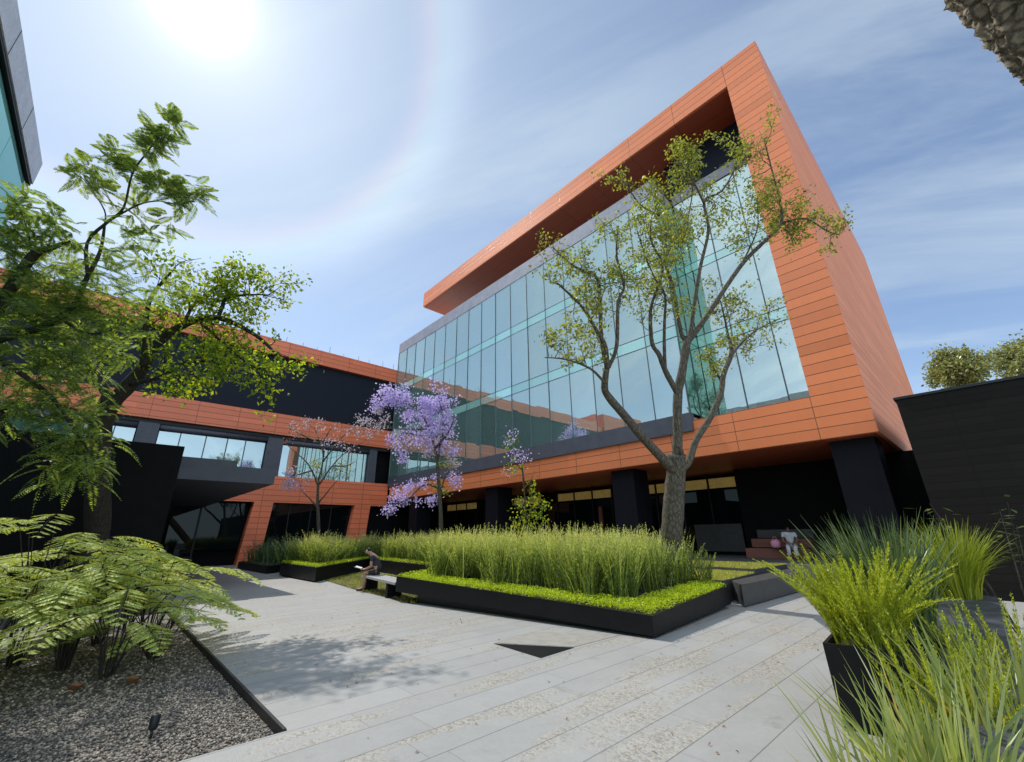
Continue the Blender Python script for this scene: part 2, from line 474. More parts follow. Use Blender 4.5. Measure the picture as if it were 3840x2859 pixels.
# ------------------------------------------------------------------ ground, paving, gravel
GX, GY, GZ = 1.64, 4.87, -.08        # gravel bed: x < GX, y > GY, sunk
f = MB().add([(-250, -250, -.3), (250, -250, -.3), (250, 350, -.3), (-250, 350, -.3)], [(0, 1, 2, 3)])
tag(f.build('ground', M['podium']), kind='structure')
pv = MB()
pv.add([(GX, -30, 0), (60, -30, 0), (60, 60, 0), (GX, 60, 0)], [(0, 1, 2, 3)])
pv.add([(-30, -30, 0), (GX, -30, 0), (GX, GY, 0), (-30, GY, 0)], [(0, 1, 2, 3)])
pv.add([(GX, GY, 0), (GX, 60, 0), (GX, 60, -.3), (GX, GY, -.3)], [(0, 1, 2, 3)])
pv.add([(-30, GY, 0), (GX, GY, 0), (GX, GY, -.3), (-30, GY, -.3)], [(0, 1, 2, 3)])
tag(pv.build('paving', M['paving']), kind='structure')
gb = MB().add([(-12, GY, GZ), (GX, GY, GZ), (GX, 18.2, GZ), (-12, 18.2, GZ)], [(0, 1, 2, 3)])
tag(gb.build('gravel_bed', M['gravel_bed']), kind='structure')

# loose stones
ico = bpy.data.meshes.new('tmp'); 
import bmesh
bm = bmesh.new(); bmesh.ops.create_icosphere(bm, subdivisions=1, radius=1.0)
IV = np.array([v.co[:] for v in bm.verts]); IF = np.array([[v.index for v in fa.verts] for fa in bm.faces]); bm.free()
bpy.data.meshes.remove(ico)


def stones(n, xr, yr, s0, s1, z):
    C = np.column_stack([rng.uniform(*xr, n), rng.uniform(*yr, n), np.full(n, z)])
    sc = rng.uniform(s0, s1, n)[:, None] * rng.uniform(.6, 1.2, (n, 3)); sc[:, 2] *= .75
    an = rng.uniform(0, 6.28, n); ca, sa = np.cos(an), np.sin(an)
    W = IV[None] * rng.uniform(.78, 1.15, (n, len(IV), 1)) * sc[:, None, :]
    X = W[..., 0] * ca[:, None] - W[..., 1] * sa[:, None]; Y = W[..., 0] * sa[:, None] + W[..., 1] * ca[:, None]
    V = np.stack([X, Y, W[..., 2]], -1) + C[:, None, :]
    F = (np.arange(n) * len(IV))[:, None, None] + IF[None]
    return V.reshape(-1, 3), F.reshape(-1, 3)


gv = merge([stones(17000, (-2.2, GX - .045), (GY + .02, 7.8), .009, .019, GZ + .006), stones(9000, (-3.5, GX - .05), (7.8, 12), .012, .024, GZ + .008)])
tag(from_arrays('gravel', gv[0], gv[1], M['gravel']), 'loose grey gravel stones under the ferns', 'gravel', kind='stuff')

ed = MB(); ed.box(GX - .035, GX - .004, GY + .02, 18.0, GZ - .05, .012)
tag(ed.build('edging_strip', M['dark_metal']), 'dark steel edging between gravel bed and grey paving', 'edging')

# ------------------------------------------------------------------ right building
FX, BY0, BY1 = 17.08, 1.80, 30.45
bld = thing('office_building', 'four storey terracotta clad office block with teal glass curtain wall and overhanging roof frame', 'building', (FX, BY0, 0))
MB().box(FX, 41.2, BY0, BY1, 21.36, 22.76).build('roof', M['cladv'], bld)
MB().box(FX, 41.2, BY0, 3.30, 4.50, 21.357).build('side_wall', M['clads'], bld)
fr = MB().box(FX - .004, FX + .15, BY0 + .004, 3.304, 4.502, 22.75)
fr.build('corner_frame', M['clad'], bld)
MB().box(FX + .003, 41, 3.304, 34.0, 4.50, 6.02).build('lower_frame', M['cladv'], bld)
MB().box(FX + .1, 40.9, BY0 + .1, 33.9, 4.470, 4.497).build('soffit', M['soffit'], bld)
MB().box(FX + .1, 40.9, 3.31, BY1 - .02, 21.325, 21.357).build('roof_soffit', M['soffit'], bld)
XG, YL, YR = 17.0, 34.2, 7.5
# body of the glazed volume
for z0, z1 in ((6.03, 6.30), (9.88, 10.40), (13.99, 14.51), (17.86, 18.85)):
    MB().box(XG + .245, 30.0, YR + .2, YL - .05, z0, z1).build('floor_slab', M['interior'], bld)
MB().box(XG + 7.5, XG + 7.7, YR + .2, YL - .05, 6.31, 17.85).build('back_wall', M['interior'], bld)
for z0, z1 in ((6.31, 9.87), (10.41, 13.98), (14.52, 17.85)):
    for yc in (10.9, 16.0, 21.0, 26.2, 31.2):
        MB().box(XG + 1.3, XG + 1.85, yc, yc + .55, z0, z1).build('inner_column', M['interior'], bld)
MB().box(XG + 2.2, 40.0, 3.31, YR + .19, 6.03, 21.3).build('recess_core', M['louver'], bld)
MB().box(XG - .06, XG + .24, YR, YL, 5.57, 6.34).build('base_band', M['grey_metal'], bld)
MB().box(XG - .03, XG + .24, YR, YL, 17.90, 18.87).build('parapet', M['parapet'], bld)
NB = 17
ys = np.linspace(YR + .03, YL, NB + 1)
zs = [(6.35, 9.86, 'window_pane'), (9.90, 10.42, 'spandrel_panel'), (10.46, 13.97, 'window_pane'), (14.01, 14.53, 'spandrel_panel'), (14.57, 17.89, 'window_pane')]


def pane_x(name, x, y0, y1, z0, z1, mat, parent, t=.03, tilt=.009):
    q = rng.uniform(-tilt, tilt, 4)
    V = [(x + q[0], y0, z0), (x + q[1], y1, z0), (x + q[2], y1, z1), (x + q[3], y0, z1)]
    V += [(a + t, b, c) for a, b, c in V]
    return from_arrays(name, V, [(0, 3, 2, 1), (4, 5, 6, 7), (0, 1, 5, 4), (1, 2, 6, 5), (2, 3, 7, 6), (3, 0, 4, 7)], mat, parent)


panes = {}
for z0, z1, nm in zs:
    for i in range(NB):
        panes[(round(z0, 2), i)] = pane_x(nm, XG, ys[i] + .012, ys[i + 1] - .012, z0, z1, M['teal' if nm == 'window_pane' else 'spandrel'], bld)
for k, (z0, z1) in enumerate(((6.35, 9.84), (10.46, 13.95), (14.57, 17.84))):
    for i in range(NB):
        if rng.random() < (.8 if k == 0 else .5):
            d_ = rng.uniform(.25, .75) * (z1 - z0)
            MB().box(XG + .18, XG + .19, ys[i] + .06, ys[i + 1] - .06, z1 - d_, z1).build('roller_blind', M['blind'], panes[(round(z0, 2), i)])
for y in ys:
    MB().box(XG - .035, XG + .10, y - .009, y + .009, 6.345, 17.895).build('mullion', M['mullion'], bld)
# glass return on the near side of the projecting bay
for i, (a, b) in enumerate(((XG + .06, XG + .98), (XG + 1.02, XG + 2.17))):
    for z0, z1, nm in zs:
        MB().box(a, b, YR - .0, YR + .03, z0, z1).build('return_pane', M['green_glass'], bld)
MB().box(XG + .98, XG + 1.02, YR - .03, YR + .05, 6.05, 18.8).build('return_mullion', M['mullion'], bld)
# recessed glazing right of it
XR2 = 19.0
yr = [3.31, 4.37, 5.92, YR - .01]
for z0, z1, nm in ((6.04, 9.86, 'window_pane'), (9.90, 10.44, 'spandrel_panel'), (10.48, 13.95, 'window_pane'), (13.99, 14.40, 'spandrel_panel'), (14.44, 18.3, 'window_pane')):
    for i in range(3):
        pane_x(nm, XR2, yr[i] + .015, yr[i + 1] - .015, z0, z1, M['teal' if nm == 'window_pane' else 'spandrel'], bld)
for y in yr[1:3]:
    MB().box(XR2 - .05, XR2 + .1, y - .015, y + .015, 6.04, 18.3).build('mullion', M['mullion'], bld)
MB().box(XR2 - .06, XR2 + .15, 3.31, YR - .01, 18.31, 18.9).build('recess_parapet', M['parapet'], bld)
# ground floor
for yc in (2.02, 10.9, 20.6, 30.2):
    MB().box(17.60, 18.85, yc, yc + 1.2, .6, 4.468).build('column', M['column'], bld)
MB().box(23.2, 40.8, BY0 + .1, 34.0, .6, 4.469).build('ground_floor_core', M['black'], bld)
MB().box(22.0, 23.1, BY0 + .1, 8.1, .6, 4.468).build('entrance_wall', M['black'], bld)
MB().box(22.0, 23.5, 1.0, BY0 + .095, -.1, 4.46).build('entrance_wall', M['black'], bld)
MB().box(23.0, 41, BY0 + .02, BY0 + .098, .6, 4.468).build('flank_wall', M['black'], bld)
gy = np.linspace(8.2, 33.5, 18)
for i in range(17):
    MB().box(22.6, 22.64, gy[i] + .03, gy[i + 1] - .03, .62, 3.62).build('shopfront_pane', M['dark_glass'], bld)
    if i not in (4, 8, 12, 13):
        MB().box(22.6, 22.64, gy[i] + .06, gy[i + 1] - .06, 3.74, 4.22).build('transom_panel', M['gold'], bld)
for y in gy:
    MB().box(22.54, 22.70, y - .03, y + .03, .6, 4.46).build('shopfront_mullion', M['dark_metal'], bld)
MB().box(22.3, 22.36, 8.3, 10.6, .75, 2.0).build('frosted_screen', M['slab'], bld)
MB().box(22.2, 22.3, 16.2, 16.45, .6, 3.2).build('timber_post', M['tier'], bld)
MB().box(17.06, 42, BY0 + .05, 34.0, -.2, .60).build('podium', M['podium'], bld)
# railing rods on the roof edge of the recessed terrace are too small to show

# ------------------------------------------------------------------ black stone wall block, right
blk = thing('black_wall', 'long black stone clad wall block running off to the right edge', 'wall', (16.3, 1.1, 0))
MB().box(16.3, 23.8, -32, 1.13, -.1, 5.20).build('wall', M['wallstone'], blk)
MB().box(16.26, 23.84, -32, 1.17, 5.203, 5.27).build('coping', M['dark_metal'], blk)

# ------------------------------------------------------------------ left (far) building
LY = 34.3
lb = thing('courtyard_building', 'long terracotta and navy banded building closing the far side of the courtyard', 'building', (0, LY, 0))
MB().box(-18, 40, LY + .9, LY + 20, -.1, 16.0).build('core', M['black'], lb)
MB().box(-18, 30, LY, LY + 6, 15.0, 16.25).build('roof_fascia', M['cladl'], lb)
lv = MB()
lv.box(-18, 30, LY + .35, LY + .8, 10.42, 14.995)
lv.build('navy_band', M['louver'], lb)
MB().box(-18, 30, LY + .001, LY + 4, 8.86, 10.41).build('middle_fascia', M['cladl'], lb)
for x0, x1 in ((-5.2, .1), (1.2, 7.4), (8.5, 15.2)):
    MB().tube([(x0, LY + .42, 8.44), (x1, LY + .42, 8.44)], [.2, .2], 12).build('blind_roll', M['grey_metal'], lb, True)
MB().box(-18, 30, LY + .25, LY + .85, 8.62, 8.855).build('window_head', M['dark_metal'], lb)
wx = [-5.2, -3.6, -2.0, -.9, .1], [1.2, 2.35, 3.75, 5.0, 6.1, 7.4], [8.5, 10.2, 11.9, 13.6, 15.2]
for xs, zb in zip(wx, (6.35, 6.35, 5.85)):
    for i in range(len(xs) - 1):
        q = rng.uniform(-.01, .01, 2)
        w = MB().add([(xs[i] + .03, LY + .55 + q[0], zb), (xs[i + 1] - .03, LY + .55 + q[1], zb), (xs[i + 1] - .03, LY + .55 + q[1], 8.3), (xs[i] + .03, LY + .55 + q[0], 8.3)], [(0, 1, 2, 3)])
        w.build('window_pane', M['win'], lb)
    for x in xs[1:-1]:
        MB().box(x - .03, x + .03, LY + .5, LY + .6, zb, 8.3).build('mullion', M['mullion'], lb)
for x0, x1 in ((.13, 1.17), (7.43, 8.47), (15.23, 15.9)):
    MB().box(x0, x1, LY + .2, LY + .85, 5.6, 8.615).build('pier', M['grey_metal'], lb)
MB().box(-18, 8.2, LY + .22, LY + .9, 5.0, 6.33).build('sill_band', M['dark_metal'], lb)
# terracotta ground floor wall with sloped openings
a = MB(); a.prism([(5.2, 4.0), (8.3, 5.25), (8.3, 5.82), (17.0, 5.82), (17.0, 4.03), (5.2, 4.0)][:5], 0, 1)
lw = MB()
def wall_quad(mb, pts, y0, y1):
    n = len(pts)
    V = [(x, y0, z) for x, z in pts] + [(x, y1, z) for x, z in pts]
    F = [tuple(range(n)), tuple(range(2 * n - 1, n - 1, -1))] + [(i, n + i, n + (i + 1) % n, (i + 1) % n) for i in range(n)]
    mb.add(V, F)
wall_quad(lw, [(4.6, 4.02), (17.05, 4.02), (17.05, 5.84), (4.6, 5.84)], LY, LY + .8)
wall_quad(lw, [(6.85, 0), (8.15, 0), (8.45, 4.015), (7.25, 4.015)], LY, LY + .8)
wall_quad(lw, [(13.9, 0), (15.35, 0), (15.65, 4.015), (14.35, 4.015)], LY, LY + .8)
lw.build('ground_floor_wall', M['cladl'], lb)
MB().box(8.2, 14.3, LY + .5, LY + .56, .9, 4.0).build('shop_window', M['dark_glass'], lb)
MB().box(8.2, 14.3, LY + .48, LY + .6, 0, .9).build('window_base', M['dark_metal'], lb)
for x in (9.7, 11.2, 12.7):
    MB().box(x - .03, x + .03, LY + .44, LY + .5, 0, 4.0).build('mullion', M['dark_metal'], lb)
MB().box(-24, -16.2, LY - .3, LY + 6, -.1, 18.2).build('stair_tower', M['cladl'], lb)
# entrance behind the canopy
MB().box(2.9, 4.3, LY + .3, LY + .36, .1, 3.9).build('door_pane', M['dark_glass'], lb)
MB().box(4.4, 6.8, LY + .3, LY + .36, 1.0, 3.9).build('door_pane', M['dark_glass'], lb)
MB().box(4.3, 4.4, LY + .2, LY + .4, 0, 4.0).build('door_frame', M['dark_metal'], lb)
for k in range(12):
    x = 4.0 + k * 1.15 + rng.uniform(-.2, .2)
    h = rng.uniform(.35, .75)
    MB().tube([(x, LY + .3, 16.24), (x, LY + .3, 16.25 + h)], [.02, .012], 5).build('roof_rod', M['dark_metal'], lb)

# entrance pavilion: black slab wall and canopy nearer to the viewer
pav = thing('entrance_canopy', 'dark grey flat entrance canopy carried on a black slab wall beside the leafy tree', 'canopy', (1.4, 18.4, 0))
MB().box(-5.9, 1.44, 18.4, 18.9, -.1, 4.68).build('slab_wall', M['black'], pav)
MB().box(1.10, 1.438, 18.903, 34.25, -.05, 3.6).build('passage_wall', M['black'], pav)
MB().box(1.445, 4.45, 18.5, 34.28, 3.60, 4.16).build('canopy_roof', M['grey_metal'], pav)
MB().box(1.446, 3.12, 18.52, 30, 4.163, 4.36).build('canopy_upstand', M['grey_metal'], pav)

# ------------------------------------------------------------------ building at far left edge
TX, TE, TB, TT = -4.0, 17.33, 11.97, 12.80
tl = thing('glass_office_block', 'teal glass office block with grey metal parapet cut by the left edge of the view', 'building', (TX, TE, 0))
MB().box(TX, TX + .03, 2, TE, TB, TT).build('parapet', M['pale_parapet'], tl)
MB().box(-16, TX - .003, 2, TE, TB, TT - .01).build('roof_slab', M['pale_parapet'], tl)
MB().box(-16, TX - .2, 2, TE - .15, -.1, TB - .02).build('core', M['green_glass'], tl)
MB().box(TX - .10, TX - .0, 2, TE - .02, TB - .10, TB - .01).build('shadow_gap', M['dark_metal'], tl)
for y0 in np.arange(2.33, 17.2, 2.5):
    for z0 in np.arange(.2, 11.5, 3.88):
        MB().box(TX - .12, TX - .09, y0 + .012, min(y0 + 2.488, TE - .03), z0, min(z0 + 3.85, TB - .11)).build('window_pane', M['edge_glass'], tl)
for y0 in (4.8, 7.3, 9.8, 12.3, 14.8):
    MB().box(TX + .0302, TX + .036, y0 - .01, y0 + .01, TB + .01, TT - .01).build('parapet_joint', M['dark_metal'], tl)

# ------------------------------------------------------------------ planters
def inside(poly, P):
    x, y = P[:, 0], P[:, 1]; c = np.zeros(len(P), bool); n = len(poly)
    for i in range(n):
        x0, y0 = poly[i][:2]; x1, y1 = poly[(i + 1) % n][:2]
        k = ((y0 > y) != (y1 > y)) & (x < (x1 - x0) * (y - y0) / (y1 - y0 + 1e-12) + x0)
        c ^= k
    return c


def edge_dist(a, b, P):
    a = np.array(a[:2]); b = np.array(b[:2]); d = b - a
    t = np.clip(((P - a) @ d) / (d @ d), 0, 1)
    return np.linalg.norm(P - (a + t[:, None] * d), axis=1)


def scatter(poly, n):
    p = np.array([q[:2] for q in poly]); lo, hi = p.min(0), p.max(0); out = []
    while sum(map(len, out)) < n:
        c = rng.uniform(lo, hi, (n * 2, 2)); out.append(c[inside(poly, c)])
    return np.concatenate(out)[:n]


def plane_z(poly, zt, P):
    A = np.array([[q[0], q[1], 1] for q in poly]); k = np.linalg.lstsq(A, np.array(zt), rcond=None)[0]
    return P @ k[:2] + k[2]


def planter(label, poly, zb, zt, foot, t=.045):
    pl = thing('planter', label, 'planter', (poly[0][0], poly[0][1], 0))
    n = len(poly); c = np.mean([p[:2] for p in poly], 0)
    inn = []
    for i, p in enumerate(poly):                       # inner rim by moving both edges inward
        a = np.array(poly[i - 1][:2]); b = np.array(p[:2]); d = np.array(poly[(i + 1) % n][:2])
        def inward(u, v):
            e = (v - u) / np.linalg.norm(v - u); return np.array([-e[1], e[0]])
        n1, n2 = inward(a, b), inward(b, d); s_ = n1 + n2; s_ = s_ / (s_ @ s_) * 2
        inn.append(b + s_ * t)
    mb = MB()
    V = [(p[0], p[1], zb[i]) for i, p in enumerate(poly)] + [(p[0], p[1], zt[i]) for i, p in enumerate(poly)] + \
        [(q[0], q[1], zt[i]) for i, q in enumerate(inn)] + [(q[0], q[1], zt[i] - .1) for i, q in enumerate(inn)]
    F = [tuple(range(n - 1, -1, -1))]
    for i in range(n):
        j = (i + 1) % n
        F += [(i, j, n + j, n + i), (n + i, n + j, 2 * n + j, 2 * n + i), (2 * n + i, 2 * n + j, 3 * n + j, 3 * n + i)]
    mb.add(V, F)
    mb.build('box', M['planter'], pl)
    sl = MB().add([(q[0], q[1], zt[i] - .05) for i, q in enumerate(inn)], [tuple(range(n))])
    sl.build('soil', M['soil'], pl)
    MB().prism(foot, -.15, [plane_z(poly, zb, np.array([q]))[0] + .012 for q in foot]).build('plinth', M['dark_metal'], pl)
    return pl


def cover_leaves(P, n_extra=0, s=(.02, .036)):
    n = len(P)
    D = rand_unit(n); D[:, 2] = np.abs(D[:, 2]) * .6 + .1
    N = rand_unit(n) + np.array([0, 0, 1.2])
    return leaf_quads(P, D, N, rng.uniform(*s, n), rng.uniform(s[0] * .7, s[1] * .8, n), .15)


# planter 1 : counter-clockwise
P1 = [(7.06, 4.31), (11.07, 4.67), (12.3, 8.6), (9.3, 13.2), (6.19, 11.5)]
Z1b = [.045, .08, .15, .25, .25]; Z1t = [.345, .47, .56, .63, .625]
p1 = planter('large angular black steel planter in front, full of tall foxtail grass around the big tree', P1, Z1b, Z1t, [(7.22, 4.55), (10.9, 4.9), (11.9, 8.6), (9.2, 12.6), (6.52, 10.9)])
pts = scatter(P1, 95000)
dF = np.minimum.reduce([edge_dist(P1[0], P1[1], pts), edge_dist(P1[4], P1[0], pts), edge_dist(P1[3], P1[4], pts)])
strip = pts[(dF < .74) & (dF > .012)]
strip = strip[np.argsort(rng.random(len(strip)))][:40000]
zc = plane_z(P1, Z1t, strip) + rng.uniform(-.02, .085, len(strip)) + .018 * np.sin(strip[:, 0] * 9) * np.sin(strip[:, 1] * 11)
v, f = cover_leaves(np.column_stack([strip, zc]), 0, (.024, .044))
tag(from_arrays('ground_cover', v, f, M['cover']), 'bright green clipped ground cover along the front rim of the large planter', 'ground cover', kind='stuff')


def foxtail_bed(name, label, poly, zt, inset_edges, inset, n_clump, per, H, mat, needles=64, nl=.070, nw=.017, lean=.22, spread=.13, shade=None):
    c = scatter(poly, n_clump * 4)
    d = np.minimum.reduce([edge_dist(poly[i], poly[j], c) for i, j in inset_edges])
    c = c[d > inset][:n_clump]; n_clump = len(c)
    ch = rng.uniform(.66, 1.12, n_clump)
    C = np.repeat(c, per, 0); hh = np.repeat(ch, per)
    off = rng.normal(size=(len(C), 2)) * spread
    P2 = C + off; z = plane_z(poly, zt, P2) - .03
    P3 = np.column_stack([P2, z])
    Hh = hh * rng.uniform(H[0], H[1], len(C))
    ld = off / (spread * 2.0) * lean + rng.normal(size=(len(C), 2)) * lean * .45
    L = np.column_stack([ld, np.zeros(len(C))])
    curl = rng.uniform(.05, .5, len(C)) * (np.linalg.norm(ld, axis=1) / lean).clip(.2, 1.4)
    v1 = plumes(P3, Hh, L, curl, needles, nl, nw)
    # thin stems and blades between
    v2 = blades(np.repeat(P3, 2, 0) + rng.normal(size=(2 * len(C), 3)) * [.04, .04, 0], np.repeat(Hh, 2) * rng.uniform(.7, 1.02, 2 * len(C)), rng.uniform(.014, .026, 2 * len(C)), np.repeat(L, 2, 0) + rng.normal(size=(2 * len(C), 3)) * [.07, .07, 0], np.repeat(curl, 2), 4)
    v, f = merge([v1, v2])
    return tag(from_arrays(name, v, f, mat), label, 'grass', kind='stuff')


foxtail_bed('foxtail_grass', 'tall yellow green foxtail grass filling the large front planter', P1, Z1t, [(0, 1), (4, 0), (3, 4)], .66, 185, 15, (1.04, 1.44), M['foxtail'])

# planter 2 : behind, wrapping round the bench
P2 = [(6.5, 18.55), (10.62, 22.9), (9.68, 15.43), (9.9, 14.2), (14.2, 14.6), (15.4, 25.0), (8.6, 26.4), (6.44, 23.1)]
Z2t = [.54, .56, .56, .56, .58, .58, .57, .56]; Z2b = [.06] * 8
# concave outline: planter as two boxes sharing an inner edge
P2a = [(6.5, 18.55), (10.62, 22.9), (12.2, 26.0), (8.6, 26.4), (6.44, 23.1)]
P2b = [(9.9, 14.2), (14.2, 14.6), (15.4, 25.0), (12.23, 25.97), (10.65, 22.86), (9.68, 15.43)]
planter('black steel planter behind the seated reader, left of the bench, holding foxtail grass', P2a, [.05] * 5, [.54, .56, .57, .57, .56], [(7.0, 19.6), (10.4, 23.1), (11.8, 25.6), (8.7, 26.0), (6.9, 23.0)])
planter('black steel planter directly behind the bench, partly hidden by the large planter', P2b, [.05] * 6, [.56, .57, .57, .57, .56, .56], [(10.3, 14.6), (13.9, 14.9), (15.0, 24.7), (12.3, 25.5), (11.0, 22.8), (10.1, 15.5)])
for nm, poly, zt, edges, ins, ncl, lab, lab2 in (
        ('foxtail_grass', P2a, [.54, .56, .57, .57, .56], [(0, 1), (4, 0)], .5, 110, 'foxtail grass in the planter left of the seated reader', 'bright green ground cover on the planter left of the seated reader'),
        ('foxtail_grass', P2b, [.56, .57, .57, .57, .56, .56], [(5, 0), (4, 5), (0, 1)], .5, 190, 'foxtail grass in the planter directly behind the bench', 'bright green ground cover on the planter behind the bench')):
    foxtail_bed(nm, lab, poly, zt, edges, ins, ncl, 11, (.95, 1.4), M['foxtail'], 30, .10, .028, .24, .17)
    pts = scatter(poly, 22000)
    d = np.minimum.reduce([edge_dist(poly[i], poly[j], pts) for i, j in edges])
    s_ = pts[(d < .62) & (d > .03)]
    zc = plane_z(poly, zt, s_) + rng.uniform(-.01, .09, len(s_))
    v, f = cover_leaves(np.column_stack([s_, zc]), 0, (.03, .055))
    tag(from_arrays('ground_cover', v, f, M['cover']), lab2, 'ground cover', kind='stuff')

# planter 3 : far, in the shadow of the building
P3 = [(6.35, 24.9), (9.4, 26.7), (10.2, 31.2), (6.2, 30.5)]
planter('low black planter of dark grass in the shade beside the terracotta pillar', P3, [.04] * 4, [.36, .38, .40, .38], [(6.7, 25.5), (9.1, 27), (9.8, 30.8), (6.6, 30.1)])
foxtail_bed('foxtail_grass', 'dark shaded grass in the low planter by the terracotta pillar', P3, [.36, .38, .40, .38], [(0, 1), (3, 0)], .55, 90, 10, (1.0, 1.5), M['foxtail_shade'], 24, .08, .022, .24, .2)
pts = scatter(P3, 4000)
d = np.minimum(edge_dist(P3[0], P3[1], pts), edge_dist(P3[3], P3[0], pts)); s_ = pts[(d < .6) & (d > .03)]
v, f = cover_leaves(np.column_stack([s_, np.full(len(s_), .37) + rng.uniform(0, .05, len(s_))]), 0, (.035, .06))
tag(from_arrays('ground_cover', v, f, M['foxtail_shade']), 'ground cover in shade-darkened green on the shaded low planter', 'ground cover', kind='stuff')

# lawn by the bench
LW = [(6.3, 10.7), (9.2, 12.8), (10.0, 14.0), (9.65, 15.6), (10.5, 22.6), (7.1, 19.2), (6.6, 15.1)]
MBl = MB().add([(x, y, .006) for x, y in LW], [tuple(range(len(LW)))])
tag(MBl.build('lawn_soil', M['soil']), kind='structure')
pts = scatter(LW, 9000)
bl = blades(np.column_stack([pts, np.full(len(pts), .004)]), rng.uniform(.03, .07, len(pts)), np.full(len(pts), .012), np.column_stack([rng.normal(size=(len(pts), 2)) * .35, np.zeros(len(pts))]), rng.uniform(0, .4, len(pts)), 2)
tag(from_arrays('lawn', *bl, M['lawn']), 'small sunlit lawn around the bench and the seated reader', 'lawn', kind='stuff')

# raised lawn terrace and ledge in front of the right building
tr = thing('lawn_terrace', 'low stepped stone terrace edged in dark stone below the office block, topped with lawn', 'terrace', (13, 5.2, 0))
T1 = [(11.7, 5.02), (14.3, 5.2), (14.6, 6.45), (12.4, 9.2), (11.5, 6.2)]
T2 = [(14.31, 5.2), (17.03, 5.15), (17.03, 9.2), (12.45, 9.2), (14.61, 6.45)]
MB().prism(T1, -.1, .50).build('lower_step', M['slab'], tr)
MB().prism(T2, -.1, .60).build('upper_step', M['slab'], tr)
for poly, z, lab in ((T1, .502, 'yellow green lawn strip on the lower step of the terrace'), (T2, .602, 'yellow green lawn strip on the upper step of the terrace below the office block')):
    pts = scatter(poly, 9000)
    bl = blades(np.column_stack([pts, np.full(len(pts), z)]), rng.uniform(.03, .06, len(pts)), np.full(len(pts), .016), np.column_stack([rng.normal(size=(len(pts), 2)) * .4, np.zeros(len(pts))]), rng.uniform(0, .4, len(pts)), 2)
    tag(from_arrays('terrace_lawn', *bl, M['lawn']), lab, 'lawn', kind='stuff')
ld = MB().prism([(11.25, 4.45), (15.2, 4.35), (17.0, 5.08), (12.1, 4.98)], .02, .48)
tag(ld.build('stone_ledge', M['slab'], None, False, .01), 'black stone ledge between the large planter and the lawn terrace', 'ledge')
# timber tiers where the person in white sits
ti = thing('seating_tiers', 'red brown timber seating tiers under the office block overhang', 'seating', (20.4, 6.4, .6))
for k in range(3):
    t_ = MB(); t_.box(20.2 + .5 * k, 20.7 + .5 * k + .02, 5.2, 7.55 - .12 * k, .60 + .02 * k, .98 + .36 * k)
    t_.build('tier', M['tier'] if k < 2 else M['slab'], ti, False, .01)
    MB().box(20.23 + .5 * k, 20.66 + .5 * k, 5.22, 7.5 - .12 * k, .985 + .36 * k, 1.01 + .36 * k).build('tier_top', M['black'], ti)

# bench
be = thing('bench', 'grey stone slab bench on a black leg beside the large planter', 'bench', (6.8, 13.4, 0))
MB().prism([(6.22, 11.62), (6.85, 11.95), (7.22, 14.62), (6.66, 14.72)], .39, .46).build('seat', M['bench'], be, False, .008)
MB().box(6.72, 7.14, 14.5, 14.6, 0, .388).build('leg', M['planter'], be)
MB().box(6.36, 6.82, 12.3, 12.4, 0, .388).build('leg', M['planter'], be)

# triangular recess in the paving, its darkness drawn as a flat black sheet
ts = MB().add([(5.05, 6.03, .004), (4.97, 4.88, .004), (5.76, 4.92, .004)], [(0, 1, 2)])
tag(ts.build('dark_recess_sheet', M['black']), 'flat black sheet standing for a dark triangular recess in the pale paving', 'plate')
tw = MB().prism([(5.10, 6.03), (5.78, 4.95), (7.0, 4.9), (6.1, 6.2)], 0, .006)
tag(tw.build('paving_panel', stone('tan_stone', (.30, .28, .25), .7, .2, 5)), kind='structure')

